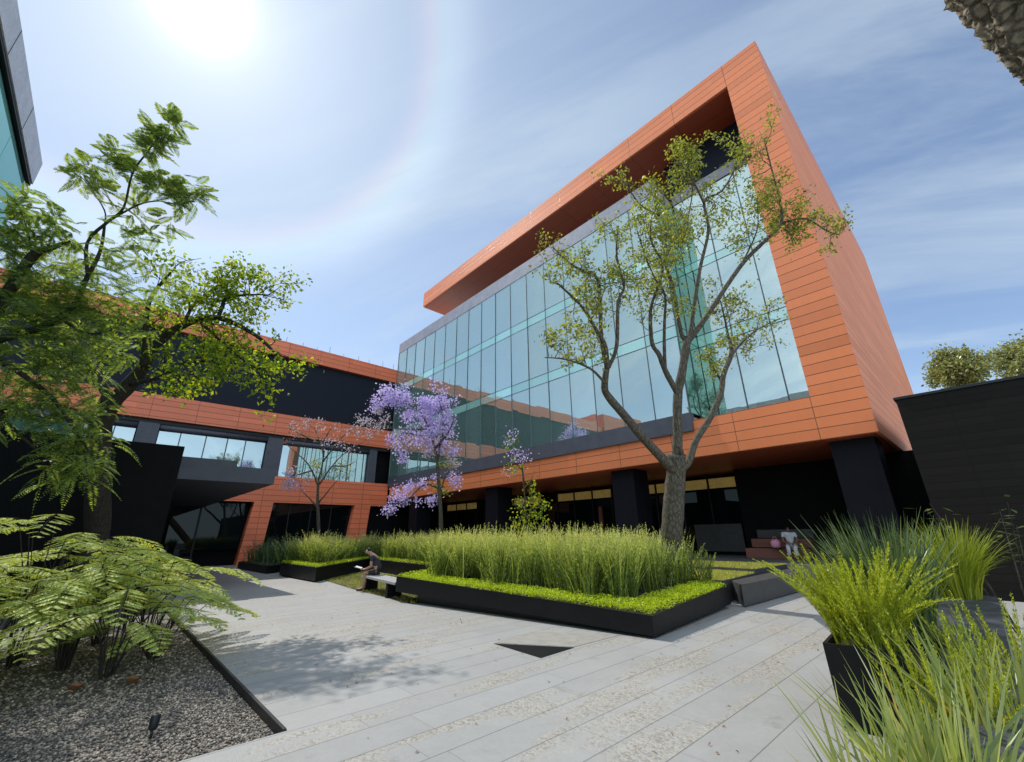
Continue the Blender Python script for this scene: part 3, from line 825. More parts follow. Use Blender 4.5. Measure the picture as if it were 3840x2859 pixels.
# ------------------------------------------------------------------ plant stems and trees
class Tree:
    def __init__(s, name, label, cat, base, bark, group=None):
        s.root = thing(name, label, cat, tuple(base), group); s.mb = MB(); s.tw = MB(); s.tips = []; s.pts = []; s.bark = bark

    def limb(s, P, r0, r1, n=8, wig=.0, ease=1.0):
        """smooth limb through points"""
        P = [np.array(p, float) for p in P]; Q = []
        for i in range(len(P) - 1):
            p0 = P[max(i - 1, 0)]; p1 = P[i]; p2 = P[i + 1]; p3 = P[min(i + 2, len(P) - 1)]
            for k in range(4):
                t = k / 4
                Q.append(.5 * ((2 * p1) + (p2 - p0) * t + (2 * p0 - 5 * p1 + 4 * p2 - p3) * t * t + (3 * p1 - p0 - 3 * p2 + p3) * t ** 3))
        Q.append(P[-1]); m = len(Q); s.pts += Q
        if wig:
            for i in range(1, m - 1): Q[i] = Q[i] + rng.normal(size=3) * wig
        rad = [(r0 + (r1 - r0) * (i / (m - 1)) ** ease) * (1 + rng.uniform(-.06, .06)) for i in range(m)]
        V, F = tube_arrays(Q, rad, n); F = F + [tuple(range(n - 1, -1, -1)), tuple(range(len(V) - n, len(V)))]
        s.mb.add(V, F)
        return Q

    def twig(s, p, d, L, r, lev, up=.25, kids=(3, 5), wander=.35, minr=.004):
        d = unit(np.array(d, float)); n = 5; Q = [np.array(p, float)]; dd = d
        for i in range(n):
            dd = unit(dd + rng.normal(size=3) * wander * .5 + np.array([0, 0, up * .25]))
            Q.append(Q[-1] + dd * L / n)
        rad = [max(minr, r * (1 - .7 * i / n)) for i in range(n + 1)]
        V, F = tube_arrays(Q, rad, 5 if r > .02 else 3); s.tw.add(V, F)
        if lev == 0:
            s.tips += [(Q[i], dd) for i in (2, 3, 4, 5)]
        else:
            for _ in range(rng.integers(*kids)):
                i = rng.integers(2, n + 1)
                nd = unit(dd * .7 + rand_unit(1)[0] * .9 + np.array([0, 0, up]))
                s.twig(Q[i], nd, L * rng.uniform(.5, .75), r * .5, lev - 1, up, kids, wander, minr)
        return Q

    def finish(s, join=False):
        if join: s.mb.add(s.tw.v, s.tw.f); s.tw = MB()
        s.mb.build('trunk', s.bark, s.root, True)
        if s.tw.v: s.tw.build('branches', s.bark, s.root, True)

    def leaves(s, name, mat, per, size, spread, aspect=.5, droop=.2, keep=1.0):
        tips = [t for t in s.tips if rng.random() < keep]
        C = np.array([t[0] for t in tips]); D = np.array([t[1] for t in tips])
        C = np.repeat(C, per, 0); D = np.repeat(D, per, 0); n = len(C)
        C = C + rng.normal(size=(n, 3)) * spread
        d = unit(D * .4 + rand_unit(n)) - np.array([0, 0, droop])
        L = rng.uniform(*size, n)
        v, f = leaf_quads(C, d, rand_unit(n) + np.array([0, 0, .5]), L, L * aspect, .12)
        return from_arrays(name, v, f, mat, s.root)


# ---- main tree in the large planter
Zt = 11.1
base = np.array([10.75, 6.0, .4])
T = Tree('broadleaf_tree', 'tall multi stemmed tree with sparse fresh leaves rising from the large front planter', 'tree', base, M['bark'])
def SS(lst, z0, z1):
    n = len(lst); return [S(px, py, z0 + (z1 - z0) * i / max(1, n - 1)) for i, (px, py) in enumerate(lst)]
T.limb([base + np.array([0, 0, -.2]), S(1454, 1190, Zt), S(1456, 1150, Zt), S(1460, 1085, Zt), S(1465, 1020, Zt), S(1466, 985, Zt)], .31, .235, 12)
fork = S(1464, 1015, Zt)
A = T.limb(SS([(1462, 1022), (1449, 1008), (1397, 953), (1355, 903), (1319, 861), (1310, 840), (1314, 800)], Zt, Zt - .7), 0.136, 0.079, 9)
A1 = T.limb(SS([(1315, 800), (1311, 750), (1294, 719), (1259, 663), (1203, 610)], Zt - .7, Zt - 1.2), 0.068, 0.022)
A2 = T.limb(SS([(1315, 798), (1303, 733), (1299, 635), (1288, 596), (1245, 579), (1196, 535)], Zt - .7, Zt - .3), 0.060, 0.017)
A3 = T.limb(SS([(1318, 797), (1336, 750), (1339, 656), (1352, 621), (1336, 555), (1340, 490)], Zt - .7, Zt - .9), 0.056, 0.015)
A4 = T.limb(SS([(1310, 830), (1280, 800), (1230, 780), (1180, 775)], Zt - .7, Zt - 1.4), 0.040, 0.011, 6)
B = T.limb(SS([(1466, 1010), (1468, 945), (1468, 861), (1478, 805), (1487, 745), (1490, 732)], Zt, Zt + .25), 0.132, 0.094, 9)
B1 = T.limb(SS([(1489, 742), (1475, 719), (1458, 624), (1441, 568), (1442, 523), (1434, 474), (1388, 445), (1350, 390)], Zt + .2, Zt + .7), 0.064, 0.013)
B1b = T.limb(SS([(1441, 560), (1468, 506), (1490, 471), (1500, 400), (1480, 340)], Zt + .4, Zt + 1.1), 0.036, 0.011, 6)
B2 = T.limb(SS([(1490, 740), (1497, 715), (1505, 656), (1518, 576), (1535, 499), (1526, 436), (1563, 415), (1591, 366), (1602, 310)], Zt + .25, Zt + .9), 0.068, 0.011)
B2b = T.limb(SS([(1527, 445), (1500, 390), (1470, 350)], Zt + .6, Zt + .3), 0.032, 0.011, 6)
B3 = T.limb(SS([(1490, 742), (1500, 729), (1535, 680), (1605, 576), (1657, 523), (1692, 485), (1690, 436), (1676, 383), (1655, 300)], Zt + .25, Zt + .6), 0.084, 0.013)
B3b = T.limb(SS([(1692, 484), (1745, 474), (1790, 500), (1820, 510)], Zt + .5, Zt + .8), 0.032, 0.009, 6)
B3c = T.limb(SS([(1689, 490), (1712, 505), (1724, 530)], Zt + .5, Zt + .3), 0.028, 0.007, 6)
B3d = T.limb(SS([(1605, 576), (1640, 500), (1640, 430)], Zt + .4, Zt + .1), 0.028, 0.007, 6)
Cb = T.limb(SS([(1466, 850), (1442, 805), (1428, 769), (1413, 745), (1409, 691), (1413, 656), (1436, 580), (1410, 520), (1412, 470)], Zt + .1, Zt - .5), 0.080, 0.013, 8)
C2 = T.limb(SS([(1441, 800), (1439, 740), (1440, 690), (1441, 640), (1420, 605), (1400, 560), (1380, 500)], Zt, Zt - .8), 0.048, 0.011, 6)
Dd = T.limb(SS([(1470, 1020), (1492, 1001), (1509, 953), (1540, 903), (1562, 853), (1568, 811), (1585, 766), (1580, 735)], Zt, Zt + .9), 0.104, 0.056, 9)
D2 = T.limb(SS([(1585, 770), (1604, 747), (1640, 715), (1690, 690)], Zt + .9, Zt + 1.3), 0.040, 0.011, 6)
D3 = T.limb(SS([(1580, 740), (1570, 690), (1560, 650)], Zt + .9, Zt + .7), 0.036, 0.011, 6)
D4 = T.limb(SS([(1564, 830), (1548, 800), (1530, 770)], Zt + .8, Zt + .6), 0.036, 0.013, 6)
T.limb(SS([(1480, 1010), (1478, 985), (1474, 965)], Zt - .12, Zt - .16), 0.072, 0.038, 7)
for br, st, cnt, L in ((A1, .35, 11, .8), (A2, .3, 14, .85), (A3, .3, 13, .8), (A4, .3, 7, .7), (B1, .35, 17, .95), (B1b, .2, 12, .9), (B2, .4, 18, .9), (B2b, .1, 10, .9),
                       (B3, .55, 17, .85), (B3b, .1, 11, .6), (B3c, .1, 5, .5), (B3d, .2, 7, .7), (Cb, .45, 14, .85), (C2, .45, 13, .8), (D2, .2, 10, .75), (D3, .1, 10, .75), (D4, .3, 5, .45)):
    for k in range(cnt):
        i = int((st + (1 - st) * (k + rng.random()) / cnt) * (len(br) - 1)); i = min(i, len(br) - 1)
        tdir = unit(br[min(i + 1, len(br) - 1)] - br[max(i - 1, 0)])
        T.twig(br[i], tdir * .45 + rand_unit(1)[0] * .9 + np.array([0, 0, .25]), L * rng.uniform(.6, 1.1), .013, 1, .22, (3, 6), .6)
T.finish()
T.leaves('crown', M['leaf_main'], 6, (.06, .115), .085, .55, .25, .85)

# ---- leafy tree on the left, behind the ferns
Zl = 11.6
bs = np.array([-.15, 16.3, -.11])
T = Tree('leafy_tree', 'dark trunked leafy tree in front of the black slab wall, crown over the canopy', 'tree', bs, M['bark_dark'])
T.limb([bs, S(206, 1180, Zl), S(212, 1060, Zl), S(217, 925, Zl), S(245, 862, Zl)], .31, .24, 10)
l1 = T.limb(SS([(236, 880), (283, 831), (312, 793), (335, 750), (397, 705), (472, 689), (554, 727), (600, 770)], Zl, Zl + .8), .2, .03, 8)
l2 = T.limb(SS([(312, 795), (318, 740), (315, 698), (330, 640), (380, 580)], Zl, Zl - .5), .12, .02)
l3 = T.limb(SS([(472, 690), (482, 664), (491, 646), (541, 639), (590, 640)], Zl + .5, Zl + .9), .07, .015, 6)
l4 = T.limb(SS([(397, 708), (420, 660), (470, 620), (510, 575)], Zl + .3, Zl + 1.0), .06, .012, 6)
l5 = T.limb(SS([(283, 832), (340, 820), (400, 790), (470, 780)], Zl, Zl - .6), .07, .015, 6)
l6 = T.limb(SS([(240, 870), (200, 800), (150, 740), (90, 690)], Zl, Zl + .4), .14, .02)
l8 = T.limb(SS([(430, 695), (480, 740), (540, 790), (580, 800)], Zl + .4, Zl - .3), .05, .012, 6)
for br, st, cnt, L in ((l1, .35, 20, 1.0), (l2, .3, 9, .8), (l3, .2, 14, .8), (l4, .2, 12, .8), (l5, .2, 16, .9), (l6, .5, 3, .7), (l8, .1, 14, .8)):
    for k in range(cnt):
        i = min(int((st + (1 - st) * (k + rng.random()) / cnt) * (len(br) - 1)), len(br) - 1)
        tdir = unit(br[min(i + 1, len(br) - 1)] - br[max(i - 1, 0)])
        T.twig(br[i], tdir * .45 + rand_unit(1)[0] * .9 + np.array([0, 0, .1]), L * rng.uniform(.6, 1.1), .018, 1, .1, (2, 5), .5)
T.finish(True)
T.leaves('crown', M['leaf_left'], 6, (.09, .17), .14, .55, .25)


# ---- feathery tree at the far left, nearer to the viewer
def frond(p, d, L, nrm, pairs=17, pl=.085, pw=.018, droop=.35):
    """one pinnate leaf: rachis with paired leaflets"""
    d = unit(np.array(d, float)); side = unit(np.cross(d, nrm)); nrm = np.cross(side, d)
    t = np.linspace(.12, 1, pairs)
    c = p + d * (t * L)[:, None] + np.array([0, 0, -1.0]) * (droop * L * t ** 2)[:, None]
    ta = unit(d + np.array([0, 0, -1.0]) * (2 * droop * t)[:, None])
    ln = pl * np.sin(np.pi * (.16 + .80 * t)) * rng.uniform(.85, 1.15, pairs)
    out = []
    for s_ in (-1, 1):
        D = unit(ta * .55 + side * s_ - np.array([0, 0, .18]))
        out.append(leaf_quads(c, D, np.broadcast_to(nrm, c.shape) + rng.normal(size=c.shape) * .25, ln, np.full(pairs, pw)))
    return out, c


Zn = 6.0
bs = S(-190, 1300, 6.0); bs[2] = GZ
T = Tree('feather_leaf_tree', 'feathery leaved tree at the left edge, its branches reaching up against the sky', 'tree', bs, M['bark_dark'])
T.limb([bs, S(-170, 1000, Zn), S(-120, 850, Zn), S(-60, 750, Zn), S(0, 661, Zn), S(69, 557, Zn), S(110, 538, Zn), S(151, 523, Zn)], .16, .018, 8)
T.limb(SS([(-60, 750), (60, 720), (130, 690), (164, 655), (189, 600), (217, 545), (227, 485)], Zn, Zn + .4), .06, .016, 7)
T.limb(SS([(190, 600), (189, 526), (236, 479), (268, 450), (286, 378), (315, 335), (343, 299)], Zn + .25, Zn + .1), .024, .008, 6)
T.limb(SS([(236, 479), (300, 444), (345, 436), (378, 441), (425, 416)], Zn + .2, Zn + .4), .014, .005, 6)
T.limb(SS([(227, 485), (226, 456), (195, 406), (173, 381)], Zn + .3, Zn - .1), .012, .004, 5)
T.limb(SS([(-60, 750), (30, 800), (110, 860), (160, 930), (200, 990)], Zn, Zn - .1), .05, .008, 6)
T.limb(SS([(-100, 820), (-20, 880), (50, 950), (120, 1010)], Zn, Zn + .2), .04, .008, 6)
T.limb(SS([(130, 690), (180, 720), (230, 720), (280, 690)], Zn + .1, Zn + .5), .02, .006, 6)
T.limb(SS([(69, 557), (60, 500), (40, 450)], Zn, Zn + .2), .014, .005, 5)
rows = []
def spray(px, py, Z, n, L=(.28, .42), dirn=None, pairs=13, droop=(.15, .5), rs=.0):
    for k in range(n):
        p = S(px + rng.normal() * rs, py + rng.normal() * rs, Z + rng.normal() * .08)
        d = rand_unit(1)[0]; d[2] = d[2] * .5 + .12
        if dirn is not None: d = d * .75 + np.array(dirn)
        o, c = frond(p, d, rng.uniform(*L), unit(np.array([rng.normal() * .3, rng.normal() * .3, 1.0])), pairs, droop=rng.uniform(*droop))
        rows.extend(o)
        T.tw.tube([p, c[len(c) // 2], c[-1]], [.003, .0025, .0015], 3, False)
for px, py, Z, n, rs in ((343, 299, 6.1, 17, 10), (330, 320, 6.1, 7, 8), (375, 265, 6.1, 6, 8), (286, 378, 6.1, 8, 12), (262, 350, 6.1, 7, 10), (240, 330, 6.1, 6, 8), (318, 385, 6.15, 8, 14), (425, 416, 6.4, 12, 12), (395, 425, 6.35, 8, 12), (370, 400, 6.3, 7, 12), (345, 400, 6.3, 7, 12),
                         (300, 460, 6.2, 8, 15), (173, 381, 5.9, 7, 8), (200, 370, 5.95, 5, 8), (215, 405, 6, 5, 8), (290, 520, 6.2, 9, 20), (330, 500, 6.25, 6, 15), (40, 450, 6.2, 10, 18), (80, 500, 6, 10, 20), (20, 520, 6, 10, 20), (151, 523, 6, 9, 20), (110, 470, 6, 8, 16),
                         (60, 590, 6.1, 13, 28), (10, 640, 6, 12, 25), (130, 620, 6.1, 13, 28), (190, 640, 6.2, 11, 25), (217, 560, 6.3, 10, 20), (250, 620, 6.4, 9, 22),
                         (280, 690, 6.5, 11, 25), (230, 720, 6.4, 13, 25), (170, 720, 6.2, 15, 28), (90, 720, 6, 15, 30), (20, 740, 6, 14, 28), (40, 820, 6, 14, 28), (110, 830, 6, 15, 28), (180, 800, 6.1, 12, 25),
                         (160, 900, 6, 13, 25), (100, 900, 6, 12, 25), (190, 960, 5.9, 11, 18), (150, 990, 6, 9, 18), (120, 1000, 6, 8, 18), (205, 1010, 5.9, 8, 14), (230, 870, 6.1, 6, 14), (330, 600, 6.4, 6, 18), (380, 620, 6.5, 4, 15),
                         (20, 480, 6.1, 12, 25), (70, 530, 6.1, 14, 28), (30, 600, 5.9, 14, 30), (90, 640, 6.1, 16, 30), (150, 660, 6.2, 14, 28), (200, 690, 6.3, 13, 25), (240, 670, 6.4, 10, 22), (60, 680, 6, 15, 30), (120, 750, 6.1, 16, 30), (60, 770, 6, 14, 30),
                         (10, 830, 6.9, 13, 24), (60, 850, 7, 13, 24), (110, 800, 6.9, 13, 24), (150, 830, 7, 12, 24), (10, 900, 6.8, 10, 22), (200, 850, 7, 9, 20), (20, 560, 6.6, 14, 30), (80, 580, 6.8, 14, 30), (140, 570, 6.7, 12, 25), (180, 600, 6.8, 12, 25), (40, 640, 6.6, 14, 30), (110, 680, 6.8, 15, 30), (180, 740, 6.8, 14, 28), (230, 780, 6.8, 11, 22), (20, 700, 6.6, 13, 30), (90, 800, 6.7, 14, 30), (290, 640, 6.9, 8, 22), (330, 680, 7, 7, 22), (270, 740, 6.9, 8, 20),
                         (210, 760, 6.3, 12, 25), (20, 860, 6, 12, 28), (70, 880, 6, 13, 28), (140, 860, 6, 14, 26), (130, 940, 6, 13, 24), (180, 920, 6, 11, 20), (110, 1030, 6, 8, 16), (180, 1030, 5.9, 8, 16), (220, 950, 6, 7, 14)):
    spray(px, py, Z, int(n * (2.1 if py < 560 else 1.5)), L=(.22, .36) if py < 560 else (.28, .44), pairs=17, rs=rs, droop=(.15, .5) if py < 760 else (.4, .9))
T.finish()
v, f = merge(rows)
from_arrays('crown', v, f, M['leaf_feather'], T.root)

# ---- violet jacaranda
def blossom_tree(name, label, base, Z, trunk, limbs, r, clusters, mats, per, size):
    T = Tree(name, label, 'tree', base, M['bark'])
    T.limb([base] + [S(px, py, Z) for px, py in trunk], r, r * .45, 8)
    for L in limbs: T.limb(SS(L, Z, Z + rng.uniform(-.8, .8)), r * .4, .012, 6, .01)
    groups = {}
    for px, py, dz, rad, n, key in clusters:
        c = S(px, py, Z + dz); s_ = rad / FOC * Z
        near = min(T.pts, key=lambda p_: np.linalg.norm(p_ - c))
        for k in range(max(3, n // 9)):                 # twigs and flower heads inside the cluster
            q = c + rng.normal(size=3) * s_ * .55
            T.tw.tube([near, (near + q) / 2 + rng.normal(size=3) * .05, q], [.012, .008, .005], 3, False)
            groups.setdefault(key, []).append(q)
    T.finish(True)
    for key, qs in groups.items():
        q = np.repeat(np.array(qs), per, 0); n = len(q)
        q = q + rng.normal(size=(n, 3)) * size * 1.35
        L = rng.uniform(.7, 1.3, n) * size
        v, f = leaf_quads(q, rand_unit(n), rand_unit(n), L, L * .7, .2)
        from_arrays('blossom' if 'leaf' not in key else 'foliage', v, f, M[key], T.root)
    return T


b4 = np.array([13.0, 19.6, .5])
blossom_tree('jacaranda_tree', 'jacaranda covered in bright violet blossom in front of the glass corner', b4, 22.0,
             [(955, 1180), (955, 1120), (950, 1040), (945, 980)],
             [[(945, 985), (930, 930), (900, 880), (850, 850)], [(947, 1000), (960, 920), (950, 860)], [(945, 970), (975, 930), (985, 900)], [(950, 1060), (920, 1050), (880, 1085), (850, 1095)], [(953, 1080), (965, 1030), (990, 1010)], [(930, 930), (890, 930), (850, 930)]], .16,
             [(838, 848, .0, 20, 60, 'purple'), (812, 878, .2, 18, 45, 'purple'), (848, 872, 0, 26, 80, 'purple'), (880, 860, -.2, 22, 70, 'purple'), (915, 880, 0, 26, 90, 'purple'), (945, 862, .3, 22, 70, 'purple'), (955, 890, 0, 28, 110, 'purple'),
              (925, 905, .3, 26, 90, 'purple'), (965, 920, -.3, 24, 80, 'purple'), (890, 900, .5, 20, 45, 'purple'), (900, 940, .2, 26, 70, 'purple'), (930, 940, -.2, 26, 80, 'purple'), (970, 945, .3, 20, 50, 'purple'),
              (880, 950, 0, 18, 35, 'purple'), (850, 955, .2, 14, 24, 'purple'), (920, 975, 0, 22, 40, 'pale_blossom'), (955, 970, 0, 20, 34, 'purple'), (985, 975, 0, 12, 20, 'purple'), (870, 990, 0, 12, 14, 'purple'),
              (985, 1010, .2, 16, 22, 'pale_blossom'), (960, 1015, 0, 12, 14, 'leaf_main'), (940, 1040, 0, 16, 26, 'purple'), (905, 1055, 0, 18, 40, 'purple'), (880, 1075, 0, 20, 50, 'purple'), (855, 1085, 0, 18, 40, 'purple'), (845, 1105, 0, 10, 18, 'purple'), (985, 1040, 0, 9, 9, 'purple'),
              (930, 1085, 0, 12, 14, 'purple'), (960, 1070, 0, 14, 14, 'leaf_main'), (820, 920, 0, 16, 20, 'pale_blossom'), (800, 900, 0, 14, 18, 'pale_blossom')],
             ['purple', 'pale_blossom'], 46, .115)
b5 = np.array([9.0, 25.6, .4])
blossom_tree('jacaranda_tree', 'small half bare jacaranda with pale blossom in front of the terracotta wall', b5, 23.5,
             [(690, 1190), (690, 1140), (688, 1080), (690, 1040)],
             [[(690, 1060), (670, 1010), (640, 980), (615, 960)], [(690, 1040), (700, 990), (690, 950), (680, 925)], [(692, 1050), (720, 1010), (750, 980), (800, 950)], [(700, 1000), (730, 960), (760, 930)], [(690, 1090), (715, 1060), (735, 1035)], [(688, 1100), (670, 1080), (650, 1060)], [(675, 1020), (640, 1030), (610, 1025)], [(700, 990), (705, 950), (720, 925)], [(720, 1010), (750, 1010), (770, 1000)], [(690, 960), (660, 945), (640, 935)]], .13,
             [(660, 925, 0, 22, 18, 'pale_blossom'), (690, 920, 0, 20, 22, 'pale_blossom'), (715, 945, 0, 20, 20, 'pale_blossom'), (745, 965, 0, 20, 20, 'pale_blossom'), (640, 945, 0, 16, 14, 'brown_leaf'), (765, 930, 0, 20, 20, 'pale_blossom'), (800, 935, 0, 22, 22, 'pale_blossom'), (790, 910, 0, 18, 18, 'pale_blossom'),
              (650, 1015, 0, 18, 22, 'pale_blossom'), (625, 1025, 0, 14, 18, 'purple'), (660, 1035, 0, 14, 16, 'pale_blossom'), (690, 1010, 0, 12, 12, 'leaf_main'), (640, 1050, 0, 16, 14, 'purple'), (620, 1055, 0, 10, 10, 'pale_blossom'), (745, 1020, 0, 10, 8, 'leaf_main')],
             ['pale_blossom'], 26, .11)
b6 = np.array([13.4, 14.2, .5])
blossom_tree('jacaranda_tree', 'thin young jacaranda with a tuft of violet flowers above the foxtail grass', b6, 18.3,
             [(1140, 1180), (1138, 1110), (1136, 1070), (1130, 1010)],
             [[(1136, 1050), (1130, 1000), (1122, 960), (1105, 940)], [(1134, 1060), (1150, 1040), (1158, 1020)], [(1132, 1020), (1110, 1000), (1098, 1020)], [(1138, 1120), (1165, 1100), (1178, 1090)], [(1138, 1120), (1120, 1100), (1112, 1090)]], .05,
             [(1106, 945, 0, 8, 20, 'purple'), (1122, 985, 0, 12, 40, 'purple'), (1138, 990, 0, 8, 20, 'purple'), (1104, 1022, 0, 9, 24, 'pale_blossom'), (1112, 1015, 0, 12, 30, 'leaf_left'), (1108, 965, 0, 8, 16, 'leaf_left'), (1155, 1052, 0, 9, 24, 'leaf_left'), (1120, 1000, 0, 12, 22, 'leaf_left'),
              (1130, 1092, 0, 14, 50, 'leaf_left'), (1155, 1082, 0, 14, 50, 'leaf_left'), (1175, 1095, 0, 12, 40, 'leaf_left'), (1140, 1115, 0, 16, 60, 'leaf_left'), (1165, 1120, 0, 14, 50, 'leaf_left'), (1125, 1135, 0, 14, 50, 'leaf_left'), (1150, 1145, 0, 14, 40, 'leaf_left')],
             ['purple'], 14, .115)


# ---- trees behind the black wall
def round_tree(label, c, rad, group, trunk_h):
    base = np.array([c[0], c[1], 0.])
    T = Tree('evergreen_tree', label, 'tree', base, M['bark_dark'], group)
    T.limb([base, base + [0.1, 0, trunk_h * .5], base + [0, .1, trunk_h], np.array([c[0], c[1], c[2]])], .3, .12, 8)
    cl = []
    for k in range(46):
        d = rand_unit(1)[0]; q = np.array(c) + d * rad * rng.uniform(.45, .95) * np.array([1, 1, .85])
        T.tw.tube([np.array(c) - [0, 0, rad * .6], (np.array(c) + q) / 2, q], [.08, .05, .02], 4, False)
        cl.append((q, rad * rng.uniform(.18, .34)))
    T.finish(True)
    C = np.concatenate([q + rng.normal(size=(190, 3)) * s_ * .55 for q, s_ in cl])
    n = len(C); L = rng.uniform(.16, .3, n)
    v, f = leaf_quads(C, rand_unit(n), rand_unit(n) + [0, 0, .4], L, L * .6, .1)
    from_arrays('crown', v, f, M['far_leaf'], T.root)


cA = S(2078, 800, 34); cB = S(2222, 782, 36)
round_tree('round crowned tree behind the black wall, nearest the terracotta corner', cA, 2.0, 'trees behind the black wall', cA[2] - 3)
round_tree('round crowned tree behind the black wall at the right edge of the view', cB, 2.1, 'trees behind the black wall', cB[2] - 2.5)

# ---- rough trunk, top right
def world_trunk():
    Z = 3.6
    e0 = S(2040, 0, Z); e1 = S(2235, 215, Z)
    ax = unit(e0 - e1); rad = .42
    side = unit(np.cross(ax, unit(e0 - CAM))); side = side if side @ RIGHT > 0 else -side; rad = .34
    a = e0 + side * rad * 1.12; b = e1 + side * rad * 1.12
    k = (b[2] + .1) / (ax[2])
    P = [b - ax * k, b - ax * k * .5, b, (a + b) / 2, a, a + ax * 1.5]
    T = Tree('rough_barked_tree', 'leaning trunk with thick cracked bark in the top right corner', 'tree', tuple(P[0]), M['bark_near'])
    n = 64; m = 150
    tt = np.linspace(0, 1, m); seg = np.linspace(0, len(P) - 1, m)
    PP = np.array(P); Q = np.array([PP[int(min(s_, len(P) - 1.001))] * (1 - s_ % 1 if s_ < len(P) - 1 else 0) + PP[min(int(s_) + 1, len(P) - 1)] * (s_ % 1 if s_ < len(P) - 1 else 1) for s_ in seg])
    V, F = tube_arrays(Q, [rad * 1.04] * m, n)
    V = np.array(V).reshape(m, n, 3); ctr = Q[:, None, :]
    ph = np.linspace(0, 2 * np.pi, n, endpoint=False)[None, :]; L = np.cumsum(np.r_[0, np.linalg.norm(np.diff(Q, axis=0), axis=1)])[:, None]
    h = .018 * np.sin(ph * 11 + 2 * np.sin(L * 5)) + .014 * np.sin(ph * 19 - L * 9 + np.sin(L * 13)) + .012 * np.sin(L * 31 + 3 * np.sin(ph * 5)) + rng.normal(size=(m, n)) * .007
    V = ctr + (V - ctr) * (1 + h / rad)[..., None]
    from_arrays('trunk', V.reshape(-1, 3), [tuple(q) for q in F], M['bark_near'], T.root, True)
world_trunk()

# ------------------------------------------------------------------ ferns on the gravel
def fern(name, label, base, n, L, H, seed_dir=None, big=False):
    t = thing(name, label, 'fern', tuple(base))
    rows = []; st = MB()
    for k in range(n):
        az = 2 * math.pi * (k + rng.random() * .8) / n
        d = np.array([math.cos(az), math.sin(az), 0])
        h = rng.uniform(*H); reach = rng.uniform(.15, .55)
        top = np.array(base) + d * reach + np.array([0, 0, h])
        st.tube([np.array(base) + d * .06, np.array(base) + d * reach * .45 + [0, 0, h * .6], top], [.011, .008, .006], 4, False)
        # arching leaf blade: a main rachis with side pinnae, each pinna set with leaflets
        l = rng.uniform(*L); m = 13
        tt = np.linspace(0, 1, m); rise = rng.uniform(.02, .22)
        c = top + d * (tt * l)[:, None] + np.array([0, 0, 1.0]) * (rise * tt - (.32 + rise) * tt ** 2)[:, None] * l
        st.tube(list(c), list(np.linspace(.006, .002, m)), 3, False)
        side = np.array([-d[1], d[0], 0])
        for i in range(1, m):
            w = .30 * l * math.sin(math.pi * (.10 + .86 * tt[i])) ** .8
            for s_ in (-1, 1):
                pd = unit(side * s_ + d * .55 + np.array([0, 0, -.12 + rng.normal() * .08]))
                npair = 16
                o, cc = frond(c[i], pd, w, np.array([0, 0, 1.0]) + rng.normal(size=3) * .15, npair, .062, .0165, .18)
                rows.extend(o)
    st.build('stems', M['bark_dark'], t, True)
    v, f = merge(rows)
    from_arrays('fronds', v, f, M['fern'], t)
    return t


FB = [((-.55, 10.3), 15, (.85, 1.25), (1.2, 2.15), 'tall fern at the left end of the fern bed with a pale arching frond'),
      ((.0, 9.5), 16, (.75, 1.1), (.85, 1.65), 'fern in the middle of the fern bed above a mass of dark stems'),
      ((.45, 8.6), 14, (.7, 1.05), (.6, 1.15), 'yellowing low fern at the front of the fern bed'),
      ((.95, 10.4), 14, (.75, 1.1), (.75, 1.4), 'fern at the right of the bed reaching over the paving edge'),
      ((-.25, 12.0), 15, (.85, 1.25), (1.2, 1.95), 'fern at the back of the bed in front of the tree trunk'),
      ((-.75, 8.9), 14, (.7, 1.0), (.65, 1.3), 'low fern cut by the left edge of the view'),
      ((-1.15, 10.0), 15, (.8, 1.15), (.8, 1.6), 'broad fern reaching out of the view at the left edge, above the gravel'),
      ((.35, 11.3), 14, (.75, 1.1), (.8, 1.5), 'fern standing between the middle fern and the tree trunk'),
      ((1.0, 9.35), 13, (.6, .9), (.45, .85), 'low fern closest to the steel edging, its fronds over the gravel'),
      ((.8, 12.8), 12, (.8, 1.1), (.9, 1.5), 'fern furthest along the paving edge beside the canopy shadow')]
for (bx, by), n, L, H, lab in FB:
    fern('fern', lab, (bx, by, GZ), n, L, H)

fl = 420
P_ = np.column_stack([rng.uniform(1.8, 13, fl), rng.uniform(.5, 18, fl), np.full(fl, .006)])
keep = ~(inside(P1, P_[:, :2] ) | inside(LW, P_[:, :2]))
P_ = P_[keep]; n_ = len(P_)
D_ = rand_unit(n_); D_[:, 2] = rng.uniform(0, .25, n_)
v, f = leaf_quads(P_, D_, np.array([0, 0, 1.0]) + rng.normal(size=(n_, 3)) * .2, rng.uniform(.02, .06, n_), rng.uniform(.012, .03, n_), .2)
tag(from_arrays('fallen_leaves', v, f, M['brown_leaf']), 'small dry leaves and petals fallen on the grey paving', 'fallen leaves', kind='stuff')
